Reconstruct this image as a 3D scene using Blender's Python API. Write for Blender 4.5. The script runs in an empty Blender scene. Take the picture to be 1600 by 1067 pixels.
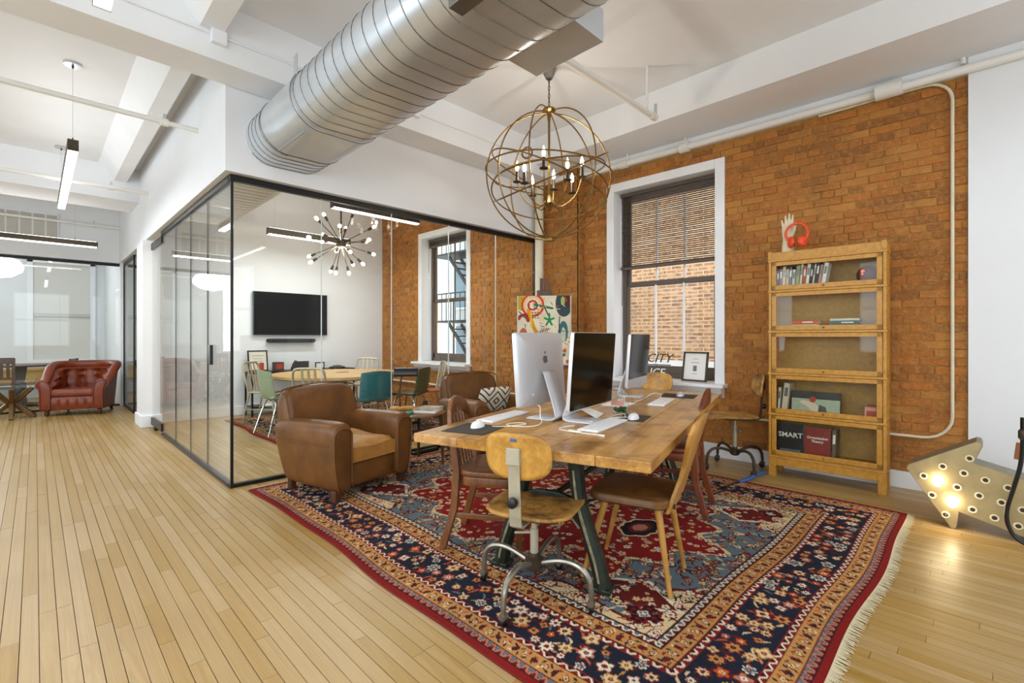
import bpy, bmesh, math, random
import numpy as np
from mathutils import Vector, Matrix, Euler
random.seed(7); rng = np.random.default_rng(7)
PI = math.pi
SC = bpy.context.scene
COL = SC.collection
R = math.radians
def C(h, a=1.0):
    h = h.lstrip('#')
    def l(c):
        c = c/255
        return c/12.92 if c <= .04045 else ((c+.055)/1.055)**2.4
    return (l(int(h[0:2],16)), l(int(h[2:4],16)), l(int(h[4:6],16)), a)

# ------------------------------------------------------------------ camera
FPX = 747.5; CAMH = 1.25
cam_d = bpy.data.cameras.new('camera'); cam_d.sensor_width = 36; cam_d.lens = FPX/1600*36
cam_d.shift_y = -6.5/1600; cam_d.clip_start = .05; cam_d.clip_end = 200
cam = bpy.data.objects.new('camera', cam_d); COL.objects.link(cam)
cam.location = (0, 0, CAMH); cam.rotation_euler = (PI/2, 0, -R(44.9))
SC.camera = cam
CB, CA = math.cos(math.atan(750/FPX)), math.cos(math.atan(745/FPX))
SB, SA = math.sin(math.atan(750/FPX)), math.sin(math.atan(745/FPX))
def proj(x, y, z):
    d = x*CB + y*CA
    if d < .05: return None
    return (800 + FPX*(x*SB - y*SA)/d, 527 - FPX*(z-CAMH)/d, d)

# ------------------------------------------------------------------ world and lights
w = bpy.data.worlds.new('sky'); SC.world = w; w.use_nodes = True
bg = w.node_tree.nodes['Background']; bg.inputs[0].default_value = (.92, .96, 1, 1); bg.inputs[1].default_value = 4.5
SC.view_settings.view_transform = 'Standard'; SC.view_settings.look = 'None'
SC.view_settings.gamma = 1; SC.view_settings.use_curve_mapping = False
SC.view_settings.exposure = -0.58
def area(name, loc, rot, sx, sy, power, col=(1,1,1)):
    l = bpy.data.lights.new(name, 'AREA'); l.shape = 'RECTANGLE'; l.size = sx; l.size_y = sy
    l.energy = power; l.color = col
    o = bpy.data.objects.new(name, l); COL.objects.link(o); o.location = loc; o.rotation_euler = rot
    return o
# added area lights, as daylight from invented windows left of and behind the camera
for k, y in enumerate((-2.4, .6, 3.6, 6.6)):
    area('added_daylight_west', (-4.36, y, 1.95), (0, -PI/2, 0), 2.1, 1.6, 74, (.76, .905, 1))
for k, x in enumerate((-2.6, .2, 3.0)):
    area('added_daylight_south', (x, -3.86, 1.95), (PI/2, 0, 0), 1.6, 2.1, 28, (.76, .905, 1))
area('daylight_far_room', (-1.9, 13.86, 1.9), (PI/2, 0, PI), 1.6, 2.0, 110, (.92, .97, 1))

# ------------------------------------------------------------------ helpers
def link(o, parent=None):
    COL.objects.link(o)
    if parent is not None: o.parent = parent
    return o
def tag(o, label=None, cat=None, group=None, kind=None):
    if label: o['label'] = label
    if cat: o['category'] = cat
    if group: o['group'] = group
    if kind: o['kind'] = kind
    return o
def thing(name, label, cat, loc=(0,0,0), rotz=0, group=None):
    o = bpy.data.objects.new(name, None); COL.objects.link(o); o.empty_display_size = .1
    o.location = loc; o.rotation_euler = (0,0,rotz)
    return tag(o, label, cat, group)
def face_rot(fx, fy): return math.atan2(-fx, fy)      # local +y looks along (fx, fy)

class MB:
    def __init__(s): s.v = []; s.f = []
    def add(s, vs, fs):
        b = len(s.v); s.v += [tuple(p) for p in vs]; s.f += [tuple(i+b for i in q) for q in fs]; return s
    def box(s, x0,x1,y0,y1,z0,z1):
        return s.add([(x0,y0,z0),(x1,y0,z0),(x1,y1,z0),(x0,y1,z0),(x0,y0,z1),(x1,y0,z1),(x1,y1,z1),(x0,y1,z1)],
              [(3,2,1,0),(4,5,6,7),(0,1,5,4),(1,2,6,5),(2,3,7,6),(3,0,4,7)])
    def bar(s, p0, p1, w, d, up=(0,0,1)):
        p0 = Vector(p0); p1 = Vector(p1); t = (p1-p0).normalized(); u = Vector(up)
        if abs(t.dot(u)) > .98: u = Vector((0,1,0))
        a = t.cross(u).normalized()*w/2; b = a.cross(t).normalized()*d/2
        vs = [p+q for p in (p0,p1) for q in (-a-b, a-b, a+b, -a+b)]
        return s.add(vs, [(3,2,1,0),(4,5,6,7),(0,1,5,4),(1,2,6,5),(2,3,7,6),(3,0,4,7)])
    def cyl(s, p0, p1, r0, r1=None, n=12):
        return s.tube([p0,p1], [r0, r0 if r1 is None else r1], n)
    def tube(s, pts, r, n=8, closed=False, sx=1.0):
        pts = [Vector(p) for p in pts]; m = len(pts)
        rs = r if isinstance(r, (list,tuple)) else [r]*m
        ts = []
        for i in range(m):
            if closed: t = pts[(i+1)%m]-pts[i-1]
            else: t = pts[min(i+1,m-1)]-pts[max(i-1,0)]
            ts.append(t.normalized())
        ref = Vector((0,0,1)) if abs(ts[0].z) < .9 else Vector((0,1,0))
        a = ts[0].cross(ref).normalized(); vs = []
        for i in range(m):
            a = (a - ts[i]*a.dot(ts[i]))
            a = a.normalized() if a.length > 1e-6 else ts[i].orthogonal().normalized()
            b = ts[i].cross(a)
            for k in range(n):
                q = 2*PI*k/n; vs.append(pts[i] + (a*math.cos(q)*sx + b*math.sin(q))*rs[i])
        fs = []
        for i in range(m if closed else m-1):
            j = (i+1)%m
            for k in range(n):
                l = (k+1)%n; fs.append((i*n+k, i*n+l, j*n+l, j*n+k))
        if not closed:
            fs.append(tuple(range(n))[::-1]); fs.append(tuple((m-1)*n+k for k in range(n)))
        return s.add(vs, fs)
    def lathe(s, prof, n=20, c=(0,0,0), axis='z'):
        vs = []; m = len(prof)
        for r_, z in prof:
            for k in range(n):
                q = 2*PI*k/n; x, y = r_*math.cos(q), r_*math.sin(q)
                p = (x,y,z) if axis == 'z' else ((z,x,y) if axis == 'x' else (y,z,x))
                vs.append((c[0]+p[0], c[1]+p[1], c[2]+p[2]))
        fs = [(i*n+k, i*n+(k+1)%n, (i+1)*n+(k+1)%n, (i+1)*n+k) for i in range(m-1) for k in range(n)]
        fs.append(tuple(range(n))[::-1]); fs.append(tuple((m-1)*n+k for k in range(n)))
        return s.add(vs, fs)
    def sphere(s, c, r, n=10, sz=1.0):
        return s.lathe([(max(1e-4, r*math.sin(PI*i/n)), -r*sz*math.cos(PI*i/n)) for i in range(n+1)], n+4, c)
    def prism(s, poly, axis, a0, a1):
        def P3(p, a):
            return (a,p[0],p[1]) if axis == 'x' else ((p[0],a,p[1]) if axis == 'y' else (p[0],p[1],a))
        n = len(poly); vs = [P3(p,a0) for p in poly]+[P3(p,a1) for p in poly]
        fs = [tuple(range(n))[::-1], tuple(range(n,2*n))]+[(i,(i+1)%n,n+(i+1)%n,n+i) for i in range(n)]
        return s.add(vs, fs)
    def loft(s, rings, caps=True, closed=True):
        n = len(rings[0]); m = len(rings); vs = [p for r_ in rings for p in r_]
        fs = [(i*n+k, i*n+(k+1)%n, (i+1)*n+(k+1)%n, (i+1)*n+k) for i in range(m-1) for k in range(n if closed else n-1)]
        if caps: fs += [tuple(range(n))[::-1], tuple((m-1)*n+k for k in range(n))]
        return s.add(vs, fs)
    def grid(s, fn, nu, nv):
        vs = [fn(i/nu, j/nv) for i in range(nu+1) for j in range(nv+1)]; q = nv+1
        return s.add(vs, [(i*q+j, (i+1)*q+j, (i+1)*q+j+1, i*q+j+1) for i in range(nu) for j in range(nv)])
    def xform(s, M):
        s.v = [tuple(M @ Vector(p)) for p in s.v]; return s
    def mesh(s, name, m):
        me = bpy.data.meshes.new(name); me.from_pydata([tuple(p) for p in s.v], [], s.f)
        bm = bmesh.new(); bm.from_mesh(me); bmesh.ops.recalc_face_normals(bm, faces=bm.faces); bm.to_mesh(me); bm.free()
        me.materials.append(m); return me
    def build(s, name, m, parent=None, smooth=False, bevel=0, seg=2, sub=0, label=None, loc=None, rot=None, solid=0):
        me = s.mesh(name, m); o = bpy.data.objects.new(name, me); link(o, parent)
        if smooth: me.polygons.foreach_set('use_smooth', [True]*len(me.polygons))
        if solid:
            q = o.modifiers.new('solid','SOLIDIFY'); q.thickness = solid; q.offset = 0
        if bevel:
            q = o.modifiers.new('bevel','BEVEL'); q.width = bevel; q.segments = seg; q.limit_method = 'ANGLE'; q.angle_limit = R(32)
            q.harden_normals = False
        if sub:
            q = o.modifiers.new('sub','SUBSURF'); q.levels = sub; q.render_levels = sub
        if smooth and (bevel or not sub):
            me.set_sharp_from_angle(angle=R(42)) if not bevel else None
        if label: o['label'] = label
        if loc is not None: o.location = loc
        if rot is not None: o.rotation_euler = rot
        return o
def arc(c, r, a0, a1, n=8, plane='xz', fixed=0):
    out = []
    for i in range(n+1):
        a = R(a0+(a1-a0)*i/n); p, q = c[0]+r*math.cos(a), c[1]+r*math.sin(a)
        out.append((p,fixed,q) if plane == 'xz' else ((p,q,fixed) if plane == 'xy' else (fixed,p,q)))
    return out
def rrect(w_, h_, r_, n=5, cx=0, cy=0):
    pts = []
    for (sx, sy, a) in ((1,1,0),(-1,1,90),(-1,-1,180),(1,-1,270)):
        for i in range(n+1):
            t = R(a+90*i/n); pts.append((cx+sx*(w_/2-r_)+r_*math.cos(t), cy+sy*(h_/2-r_)+r_*math.sin(t)))
    return pts
def spline(pts, n=8, closed=False):
    P_ = [Vector(p) for p in pts]; m = len(P_); out = []
    for i in range(m if closed else m-1):
        g = (lambda k: P_[k%m]) if closed else (lambda k: P_[min(max(k,0),m-1)])
        p0,p1,p2,p3 = g(i-1),g(i),g(i+1),g(i+2)
        for j in range(n):
            t = j/n; out.append(.5*((2*p1)+(p2-p0)*t+(2*p0-5*p1+4*p2-p3)*t*t+(3*p1-p0-3*p2+p3)*t**3))
    if not closed: out.append(P_[-1])
    return out
def copy_tree(o, parent=None):
    c = o.copy(); COL.objects.link(c)
    if parent is not None: c.parent = parent
    for ch in list(o.children): copy_tree(ch, c)
    return c
def text(name, s_, size, m, parent, loc, rot, extrude=.001, shear=0, align='LEFT', bold=0):
    cu = bpy.data.curves.new(name, 'FONT'); cu.body = s_; cu.size = size; cu.extrude = extrude; cu.shear = shear
    cu.align_x = align; cu.offset = bold; cu.resolution_u = 2
    t = bpy.data.objects.new(name, cu); COL.objects.link(t)
    dg = bpy.context.evaluated_depsgraph_get(); dg.update()
    me = bpy.data.meshes.new_from_object(t.evaluated_get(dg)); COL.objects.unlink(t); bpy.data.objects.remove(t)
    me.materials.clear(); me.materials.append(m)
    o = bpy.data.objects.new(name, me); link(o, parent); o.location = loc; o.rotation_euler = rot
    return o

# ------------------------------------------------------------------ materials
def nt(name):
    m = bpy.data.materials.new(name); m.use_nodes = True; t = m.node_tree
    return m, t, t.nodes['Principled BSDF']
def N(t, typ, **kw):
    n = t.nodes.new(typ)
    for k, v_ in kw.items():
        if k in n.inputs: n.inputs[k].default_value = v_
        else: setattr(n, k, v_)
    return n
def mix(t, fac, a, b, blend='MIX'):
    n = t.nodes.new('ShaderNodeMix'); n.data_type = 'RGBA'; n.blend_type = blend
    for i, x in ((0, fac), (6, a), (7, b)):
        if hasattr(x, 'is_output'): t.links.new(x, n.inputs[i])
        else: n.inputs[i].default_value = x
    return n.outputs[2]
def coords(t, scale=(1,1,1), kind='Object', rot=(0,0,0)):
    c = t.nodes.new('ShaderNodeTexCoord'); mp = t.nodes.new('ShaderNodeMapping')
    mp.inputs['Scale'].default_value = scale; mp.inputs['Rotation'].default_value = rot
    t.links.new(c.outputs[kind], mp.inputs['Vector']); return mp.outputs['Vector']
def bump(t, b, h, strength=.2, dist=.01):
    n = t.nodes.new('ShaderNodeBump'); n.inputs['Strength'].default_value = strength; n.inputs['Distance'].default_value = dist
    t.links.new(h, n.inputs['Height']); t.links.new(n.outputs['Normal'], b.inputs['Normal'])
def ramp(t, fac, stops):
    n = t.nodes.new('ShaderNodeValToRGB'); e = n.color_ramp.elements
    while len(e) < len(stops): e.new(.5)
    for i, (p, c) in enumerate(stops): e[i].position = p; e[i].color = c
    t.links.new(fac, n.inputs['Fac']); return n.outputs['Color']
def plain(name, col, rough=.5, metal=0, var=0, vs=8, bmp=0, bs=60, coat=0, spec=.5, emit=0, ecol=None):
    m, t, b = nt(name); col = C(col) if isinstance(col, str) else col
    b.inputs['Base Color'].default_value = col; b.inputs['Roughness'].default_value = rough; b.inputs['Metallic'].default_value = metal
    b.inputs['Specular IOR Level'].default_value = spec; b.inputs['Coat Weight'].default_value = coat
    v = coords(t)
    if var:
        nz = N(t, 'ShaderNodeTexNoise', Scale=vs, Detail=5, Roughness=.6); t.links.new(v, nz.inputs['Vector'])
        d = tuple(c*(1-var) for c in col[:3])+(1,); l = tuple(min(1,c*(1+var*.6)) for c in col[:3])+(1,)
        t.links.new(ramp(t, nz.outputs['Fac'], [(.3,d),(.7,l)]), b.inputs['Base Color'])
    if bmp:
        nb = N(t, 'ShaderNodeTexNoise', Scale=bs, Detail=4); t.links.new(v, nb.inputs['Vector']); bump(t, b, nb.outputs['Fac'], bmp, .004)
    if emit:
        b.inputs['Emission Color'].default_value = ecol or col; b.inputs['Emission Strength'].default_value = emit
    return m
def wood(name, c1, c2, scale=(2,30,30), rough=.45, island=0, dark=None, coat=0, bmp=.08, big=1.2):
    m, t, b = nt(name); v = coords(t, scale)
    oi = t.nodes.new('ShaderNodeObjectInfo'); ad = N(t, 'ShaderNodeVectorMath', operation='ADD')
    mu = N(t, 'ShaderNodeMath', operation='MULTIPLY'); mu.inputs[1].default_value = 37
    t.links.new(oi.outputs['Random'], mu.inputs[0]); t.links.new(v, ad.inputs[0]); t.links.new(mu.outputs[0], ad.inputs[1])
    n1 = N(t, 'ShaderNodeTexNoise', Scale=1, Detail=6, Roughness=.62, Distortion=.7); t.links.new(ad.outputs[0], n1.inputs['Vector'])
    col = ramp(t, n1.outputs['Fac'], [(.3,C(c1)),(.68,C(c2))])
    if dark:
        v2 = coords(t, (big,)*3); n2 = N(t, 'ShaderNodeTexNoise', Scale=2, Detail=5, Roughness=.7); t.links.new(v2, n2.inputs['Vector'])
        f = ramp(t, n2.outputs['Fac'], [(.48,(0,0,0,1)),(.70,(1,1,1,1))]); col = mix(t, f, col, C(dark))
    if island:
        g = t.nodes.new('ShaderNodeNewGeometry'); sm = N(t, 'ShaderNodeMath', operation='ADD')
        t.links.new(g.outputs['Random Per Island'], sm.inputs[0]); t.links.new(oi.outputs['Random'], sm.inputs[1])
        fr = N(t, 'ShaderNodeMath', operation='FRACT'); t.links.new(sm.outputs[0], fr.inputs[0])
        hs = t.nodes.new('ShaderNodeHueSaturation')
        mr = N(t, 'ShaderNodeMapRange'); mr.inputs['To Min'].default_value = 1-island; mr.inputs['To Max'].default_value = 1+island*.55
        t.links.new(fr.outputs[0], mr.inputs['Value']); t.links.new(mr.outputs[0], hs.inputs['Value']); t.links.new(col, hs.inputs['Color'])
        mr2 = N(t, 'ShaderNodeMapRange'); mr2.inputs['To Min'].default_value = 1.12; mr2.inputs['To Max'].default_value = .9
        t.links.new(fr.outputs[0], mr2.inputs['Value']); t.links.new(mr2.outputs[0], hs.inputs['Saturation']); col = hs.outputs['Color']
    t.links.new(col, b.inputs['Base Color']); b.inputs['Roughness'].default_value = rough; b.inputs['Coat Weight'].default_value = coat
    if bmp: bump(t, b, n1.outputs['Fac'], bmp, .003)
    return m
def glass(name, tint=(.97,.99,.98,1), f0=.022, k=.9, rough=0):
    m = bpy.data.materials.new(name); m.use_nodes = True; t = m.node_tree; t.nodes.clear()
    out = t.nodes.new('ShaderNodeOutputMaterial'); tr = t.nodes.new('ShaderNodeBsdfTransparent'); gl = t.nodes.new('ShaderNodeBsdfGlossy')
    tr.inputs[0].default_value = tint; gl.inputs['Roughness'].default_value = rough
    lw = N(t, 'ShaderNodeLayerWeight', Blend=.5); pw = N(t, 'ShaderNodeMath', operation='POWER'); pw.inputs[1].default_value = 5
    ma = N(t, 'ShaderNodeMath', operation='MULTIPLY_ADD'); ma.inputs[1].default_value = k; ma.inputs[2].default_value = f0
    t.links.new(lw.outputs['Facing'], pw.inputs[0]); t.links.new(pw.outputs[0], ma.inputs[0])
    mx = t.nodes.new('ShaderNodeMixShader'); t.links.new(ma.outputs[0], mx.inputs[0]); t.links.new(tr.outputs[0], mx.inputs[1])
    t.links.new(gl.outputs[0], mx.inputs[2]); t.links.new(mx.outputs[0], out.inputs[0]); return m
def emis(name, col, s_):
    m = bpy.data.materials.new(name); m.use_nodes = True; t = m.node_tree; t.nodes.clear()
    out = t.nodes.new('ShaderNodeOutputMaterial'); e = t.nodes.new('ShaderNodeEmission'); e.inputs[0].default_value = col; e.inputs[1].default_value = s_
    t.links.new(e.outputs[0], out.inputs[0]); return m
def vcol(name, rough=.9, weave=0):
    m, t, b = nt(name); a = t.nodes.new('ShaderNodeAttribute'); a.attribute_name = 'Col'
    t.links.new(a.outputs['Color'], b.inputs['Base Color']); b.inputs['Roughness'].default_value = rough
    b.inputs['Specular IOR Level'].default_value = .15
    if weave:
        v = coords(t); nb = N(t, 'ShaderNodeTexNoise', Scale=weave, Detail=2); t.links.new(v, nb.inputs['Vector']); bump(t, b, nb.outputs['Fac'], .5, .004)
    return m
def brickmat(name, cols, mortar_tone=0, sc=3.2):
    m, t, b = nt(name); oi = t.nodes.new('ShaderNodeObjectInfo'); g = t.nodes.new('ShaderNodeNewGeometry')
    sm = N(t, 'ShaderNodeMath', operation='ADD'); t.links.new(g.outputs['Random Per Island'], sm.inputs[0]); t.links.new(oi.outputs['Random'], sm.inputs[1])
    fr = N(t, 'ShaderNodeMath', operation='FRACT'); t.links.new(sm.outputs[0], fr.inputs[0])
    col = ramp(t, fr.outputs[0], [(i/(len(cols)-1), C(c)) for i, c in enumerate(cols)])
    gp = t.nodes.new('ShaderNodeNewGeometry'); n1 = N(t, 'ShaderNodeTexNoise', Scale=sc, Detail=7, Roughness=.7); t.links.new(gp.outputs['Position'], n1.inputs['Vector'])
    n2 = N(t, 'ShaderNodeTexNoise', Scale=34, Detail=6, Roughness=.72); t.links.new(gp.outputs['Position'], n2.inputs['Vector'])
    col = mix(t, ramp(t, n1.outputs['Fac'], [(.47,(0,0,0,1)),(.72,(.8,.8,.8,1))]), col, C('#7f5028'))
    col = mix(t, ramp(t, n2.outputs['Fac'], [(.47,(0,0,0,1)),(.7,(.75,.75,.75,1))]), col, C('#c08f50'))
    t.links.new(col, b.inputs['Base Color']); b.inputs['Roughness'].default_value = .85
    bump(t, b, n2.outputs['Fac'], .7, .012); return m

M = {}
M['wall'] = plain('white_wall_paint', '#ebedf0', .6, var=.03, vs=1.5, bmp=.05, bs=30)
M['ceil'] = plain('white_ceiling_paint', '#eef0f3', .7, var=.04, vs=1.2, bmp=.12, bs=9)
M['trim'] = plain('white_trim_gloss', '#eff0f3', .35)
M['pipew'] = plain('white_pipe_paint', '#ebe9e4', .4)
M['cream'] = plain('cream_pipe_paint', '#ddd3ba', .45, var=.06)
M['black'] = plain('black_metal', '#15130f', .4, .3)
M['blackp'] = plain('black_plastic', '#0e0e0f', .35)
M['floor'] = wood('maple_strip', '#a1804a', '#b79861', (26,1.6,26), .36, island=.13, bmp=.05)
def specks(m):
    t = m.node_tree; b = t.nodes['Principled BSDF']; src = b.inputs['Base Color'].links[0].from_socket
    g = t.nodes.new('ShaderNodeNewGeometry'); vo = N(t, 'ShaderNodeTexVoronoi', Scale=4.5); t.links.new(g.outputs['Position'], vo.inputs['Vector'])
    f = ramp(t, vo.outputs['Distance'], [(.012,(.75,.75,.75,1)),(.03,(0,0,0,1))]); nz = N(t, 'ShaderNodeTexNoise', Scale=1.1, Detail=4); t.links.new(g.outputs['Position'], nz.inputs['Vector'])
    col = mix(t, f, src, C('#4a3018')); col = mix(t, ramp(t, nz.outputs['Fac'], [(.45,(0,0,0,1)),(.75,(.35,.35,.35,1))]), col, C('#8f7040'))
    t.links.new(col, b.inputs['Base Color'])
specks(M['floor'])
M['gap'] = plain('floor_gap', '#4a3520', .9)
M['brick'] = brickmat('brick_face', ['#a8622a','#b7702e','#ab692d','#bf813c','#8f5828','#bb7534'])
M['mortar'] = plain('old_mortar', '#b0803f', .95, var=.35, vs=22, bmp=.8, bs=40)
M['glass'] = glass('partition_glass')
M['pane'] = glass('window_glass', (.98,.99,.99,1), .004, .3)
M['cabglass'] = glass('cabinet_glass', (.95,.95,.92,1), .014, .5, .02)
M['alu'] = plain('brushed_aluminium', '#c9cbce', .32, .85)
M['steel'] = plain('galvanised_steel', '#d2d8df', .31, .62, var=.12, vs=2.2, bmp=.03, bs=8)
M['seam'] = plain('steel_seam', '#77756f', .45, .7)
M['brass'] = plain('antique_brass', '#8f6f3d', .35, .9, var=.2, vs=14)
M['bronze'] = plain('dark_bronze', '#4b4033', .45, .6)
M['sash'] = plain('brown_window_sash', '#5d5148', .5, .1)
M['lamp'] = emis('lamp_tube', (1,.98,.95,1), 9)
M['bulb'] = emis('warm_bulb', (1,.86,.62,1), 26)
M['bulbw'] = emis('arrow_bulb', (1,.84,.55,1), 40)
M['leather'] = plain('brown_club_leather', '#70471f', .4, var=.4, vs=5, bmp=.12, bs=90, spec=.45)
M['tanleather'] = plain('worn_tan_leather', '#b5813c', .5, var=.3, vs=7, bmp=.15, bs=60)
M['redleather'] = plain('chestnut_red_leather', '#7c3416', .36, var=.35, vs=6, bmp=.06, bs=80)
M['darkwood'] = wood('dark_walnut', '#3a2114', '#5f3a20', (20,20,3), .4)
M['chairwood'] = wood('brown_chair_wood', '#5c3218', '#8a552a', (14,14,3), .35, coat=.2)
M['redwood'] = wood('mahogany_chair_wood', '#54200f', '#82401f', (14,14,3), .35)
M['oak'] = wood('golden_oak', '#b47a24', '#d09a3e', (30,2.2,30), .4, bmp=.06)
M['oakin'] = wood('oak_back_board', '#b8904e', '#cfa860', (30,2.2,30), .55)
M['ply'] = wood('honey_plywood', '#b98234', '#d7a650', (16,3,16), .4, dark='#8a5a20', big=2)
M['plyworn'] = wood('worn_plywood', '#a5752f', '#c6974d', (16,3,16), .5, dark='#3f2814', big=3.8)
M['walnutply'] = wood('brown_moulded_wood', '#553517', '#7a5226', (10,10,3), .42)
M['backboard'] = wood('honey_chair_back', '#a8742f', '#c8964a', (12,12,2.5), .4, dark='#8a5a22', big=2)
M['table'] = wood('old_pine_tabletop', '#a87538', '#cf9f5c', (1.5,26,26), .3, island=.12, dark='#6e441d', big=2.2)
M['iron'] = plain('worn_green_iron', '#2b3128', .5, .4, var=.5, vs=16, bmp=.15)
M['ironw'] = plain('chipped_cream_paint', '#8f8a6c', .6, .1, var=.5, vs=30)
M['steelw'] = plain('worn_chrome_steel', '#9b968a', .35, .85, var=.3, vs=18)
M['greymetal'] = plain('cream_grey_metal', '#b4ad98', .45, .3, var=.15, vs=12)
M['imac'] = plain('silver_computer_shell', '#d5d6da', .3, .35)
M['whitep'] = plain('white_plastic', '#f1f1f1', .3)
M['key'] = plain('white_keys', '#f6f6f8', .4)
M['screen'] = plain('black_glass_screen', '#040405', .12, spec=.28)
M['pad'] = plain('dark_mouse_pad', '#3a332e', .8)
M['paper'] = plain('white_paper', '#f0eeea', .7)
M['white'] = plain('matt_white', '#efede8', .6)
M['logo'] = plain('grey_emblem', '#6f7074', .3, .4)
M['rug'] = vcol('persian_wool', .95, 260)
M['paint'] = vcol('painted_canvas', .6)
M['fringe'] = plain('cream_fringe', '#cfc3a0', .95)
M['navyalu'] = plain('aged_aluminium', '#b9ae96', .4, .6)
M['teal'] = plain('teal_shell', '#2f6d74', .4)
M['sage'] = plain('sage_green_shell', '#9aa588', .45)
M['olive'] = plain('olive_shell', '#565a3c', .45)
M['seatorange'] = plain('orange_brown_seat', '#a3522a', .5)
M['chrome'] = plain('polished_chrome', '#c8c6c0', .15, 1)
M['tabletop2'] = wood('pale_oak_top', '#b8935a', '#d2b079', (2,22,22), .4)
M['tv'] = plain('tv_black', '#010101', .3, spec=.04)
M['red'] = plain('red_paint', '#b8341f', .5)
M['orange'] = plain('orange_red_plastic', '#ea4a18', .4)
M['blue'] = plain('blue_strap', '#3d5f9c', .7)
M['cable'] = plain('white_cable', '#ece6d8', .5)
M['grille'] = plain('pale_grey_grille', '#c3bfb6', .6)
M['signface'] = plain('champagne_sign_metal', '#b3a27a', .38, .75, var=.18, vs=5)
M['signrim'] = plain('dull_sign_rim', '#8d8672', .45, .7, var=.25, vs=8)
M['fabric'] = plain('fabric_white', '#e3dcc9', .9)
M['gel'] = plain('green_leaf', '#2f5b2c', .6, var=.3, vs=30)
M['outbrick'] = None
# ================================================================== THE SETTING
def struct(name, mb, m, label=None, **kw):
    o = mb.build(name, m, **kw); o['kind'] = 'structure'
    if label: o['label'] = label
    return o
ZC = 3.72
# ---- floor of narrow maple strips
fl = struct('floor', MB().box(-4.5,5.3,-4,14.2,-.06,-.012), M['gap'], 'pale maple strip floor with dark joints')
PW = .0572; planks = []
x = -4.45
while x < 5.2:
    y = -4 - random.random()*.8
    while y < 14.1:
        L = random.choice((.35,.6,.8,1.0,1.2,1.5)) + random.random()*.3
        planks.append((x, max(y,-4), min(y+L, 14.1))); y += L
    x += PW
def seen_size(p):
    xm, ym = p[0]+PW/2, (p[1]+p[2])/2
    q = proj(xm, ym, 0)
    if not q or not (-40 < q[0] < 1640 and 527 < q[1] < 1100): return 0
    if 1.3 < xm < 4.3 and .45 < ym < 4.2: return 0
    if xm > 1.2 and ym > 4.5: return 0
    return (p[2]-p[1])*PW/q[2]**3
order = sorted(range(len(planks)), key=lambda i: -seen_size(planks[i]))
single = set(i for i in order[:300] if seen_size(planks[i]) > 0)
pb = MB().box(-.5,.5,-.5,.5,-.5,.5); pm = pb.mesh('plank', M['floor'])
rest = MB()
for i, (px, y0, y1) in enumerate(planks):
    g = .0009+.0007*random.random(); dz = -random.random()*.0008
    if y1-y0 < .02: continue
    if i in single:
        o = bpy.data.objects.new('plank', pm); link(o, fl)
        o.location = (px+PW/2, (y0+y1)/2, -.009+dz); o.scale = (PW-2*g, y1-y0-.0016, .018)
    else:
        a0,a1,b0,b1 = px+g, px+PW-g, y0+.0008, y1-.0008
        rest.add([(a0,b0,dz),(a1,b0,dz),(a1,b1,dz),(a0,b1,dz),(a0,b0,-.012),(a1,b0,-.012),(a1,b1,-.012),(a0,b1,-.012)],
                 [(0,1,2,3),(0,4,5,1),(1,5,6,2),(2,6,7,3),(3,7,4,0)])
tag(rest.build('planks', M['floor'], fl), kind='stuff')

# ---- ceiling and concrete beams
struct('ceiling', MB().box(-4.5,5.4,-4,14.2,ZC,ZC+.2), M['ceil'], 'white plastered ceiling')
struct('trim_1', MB().box(-4.5,5.0,4.03,4.37,3.29,ZC), M['ceil'], 'white ceiling beam in front of the glass room')
struct('trim_2', MB().box(-4.5,1.1,8.9,9.7,3.24,ZC), M['ceil'], 'white ceiling beam across the far hall')
struct('trim_3', MB().prism([(4.43,3.41),(5.25,3.41),(5.25,ZC),(4.40,ZC)], 'y', -4, 4.03), M['ceil'], 'white beam along the top of the brick wall')
def cross_beam(n, xa, xb, y0, y1, lab):
    struct('trim_%d' % n, MB().prism([(xa,3.5),(xb,3.5),(xb+.1,ZC),(xa-.17,ZC)], 'y', y0, y1), M['ceil'], lab)
cross_beam(4, .8, .94, 4.37, 8.9, 'white haunched ceiling rib over the hall')
cross_beam(5, .84, .99, -4, 4.03, 'white haunched ceiling rib over the desks')
cross_beam(6, -1.6, -1.45, -4, 4.03, 'white haunched ceiling rib left of the camera')
cross_beam(7, -1.6, -1.45, 4.37, 8.9, 'white haunched ceiling rib at far left')

# ---- white walls and bulkheads
bh = MB().box(1.09,5.0,4.38,4.53,2.605,ZC).box(1.09,1.24,4.53,11.3,2.605,ZC)
struct('wall_header', bh, M['wall'], 'white bulkhead above the glass partition')
struct('wall_tv', MB().box(1.22,5.2,8.58,8.72,0,ZC), M['wall'], 'white end wall of the glass room')
struct('wall_post', MB().box(1.05,1.22,8.3,8.82,0,2.605).box(1.03,1.24,8.27,8.85,0,.16), M['wall'], 'white wall end beside the glass door', bevel=.004)
struct('wall_far_header', MB().box(-4.5,1.2,11.28,11.42,2.605,ZC), M['wall'], 'white wall band above the far glass')
struct('wall_far', MB().box(-4.5,5.3,14.0,14.2,0,ZC), M['wall'], 'white back wall of the far room')
struct('wall_far_side', MB().box(1.1,1.22,11.2,14.0,0,ZC), M['wall'])
struct('wall_right_plain', MB().box(5.1,5.4,-4,.13,0,ZC), M['wall'], 'plain white wall right of the brick')
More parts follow.
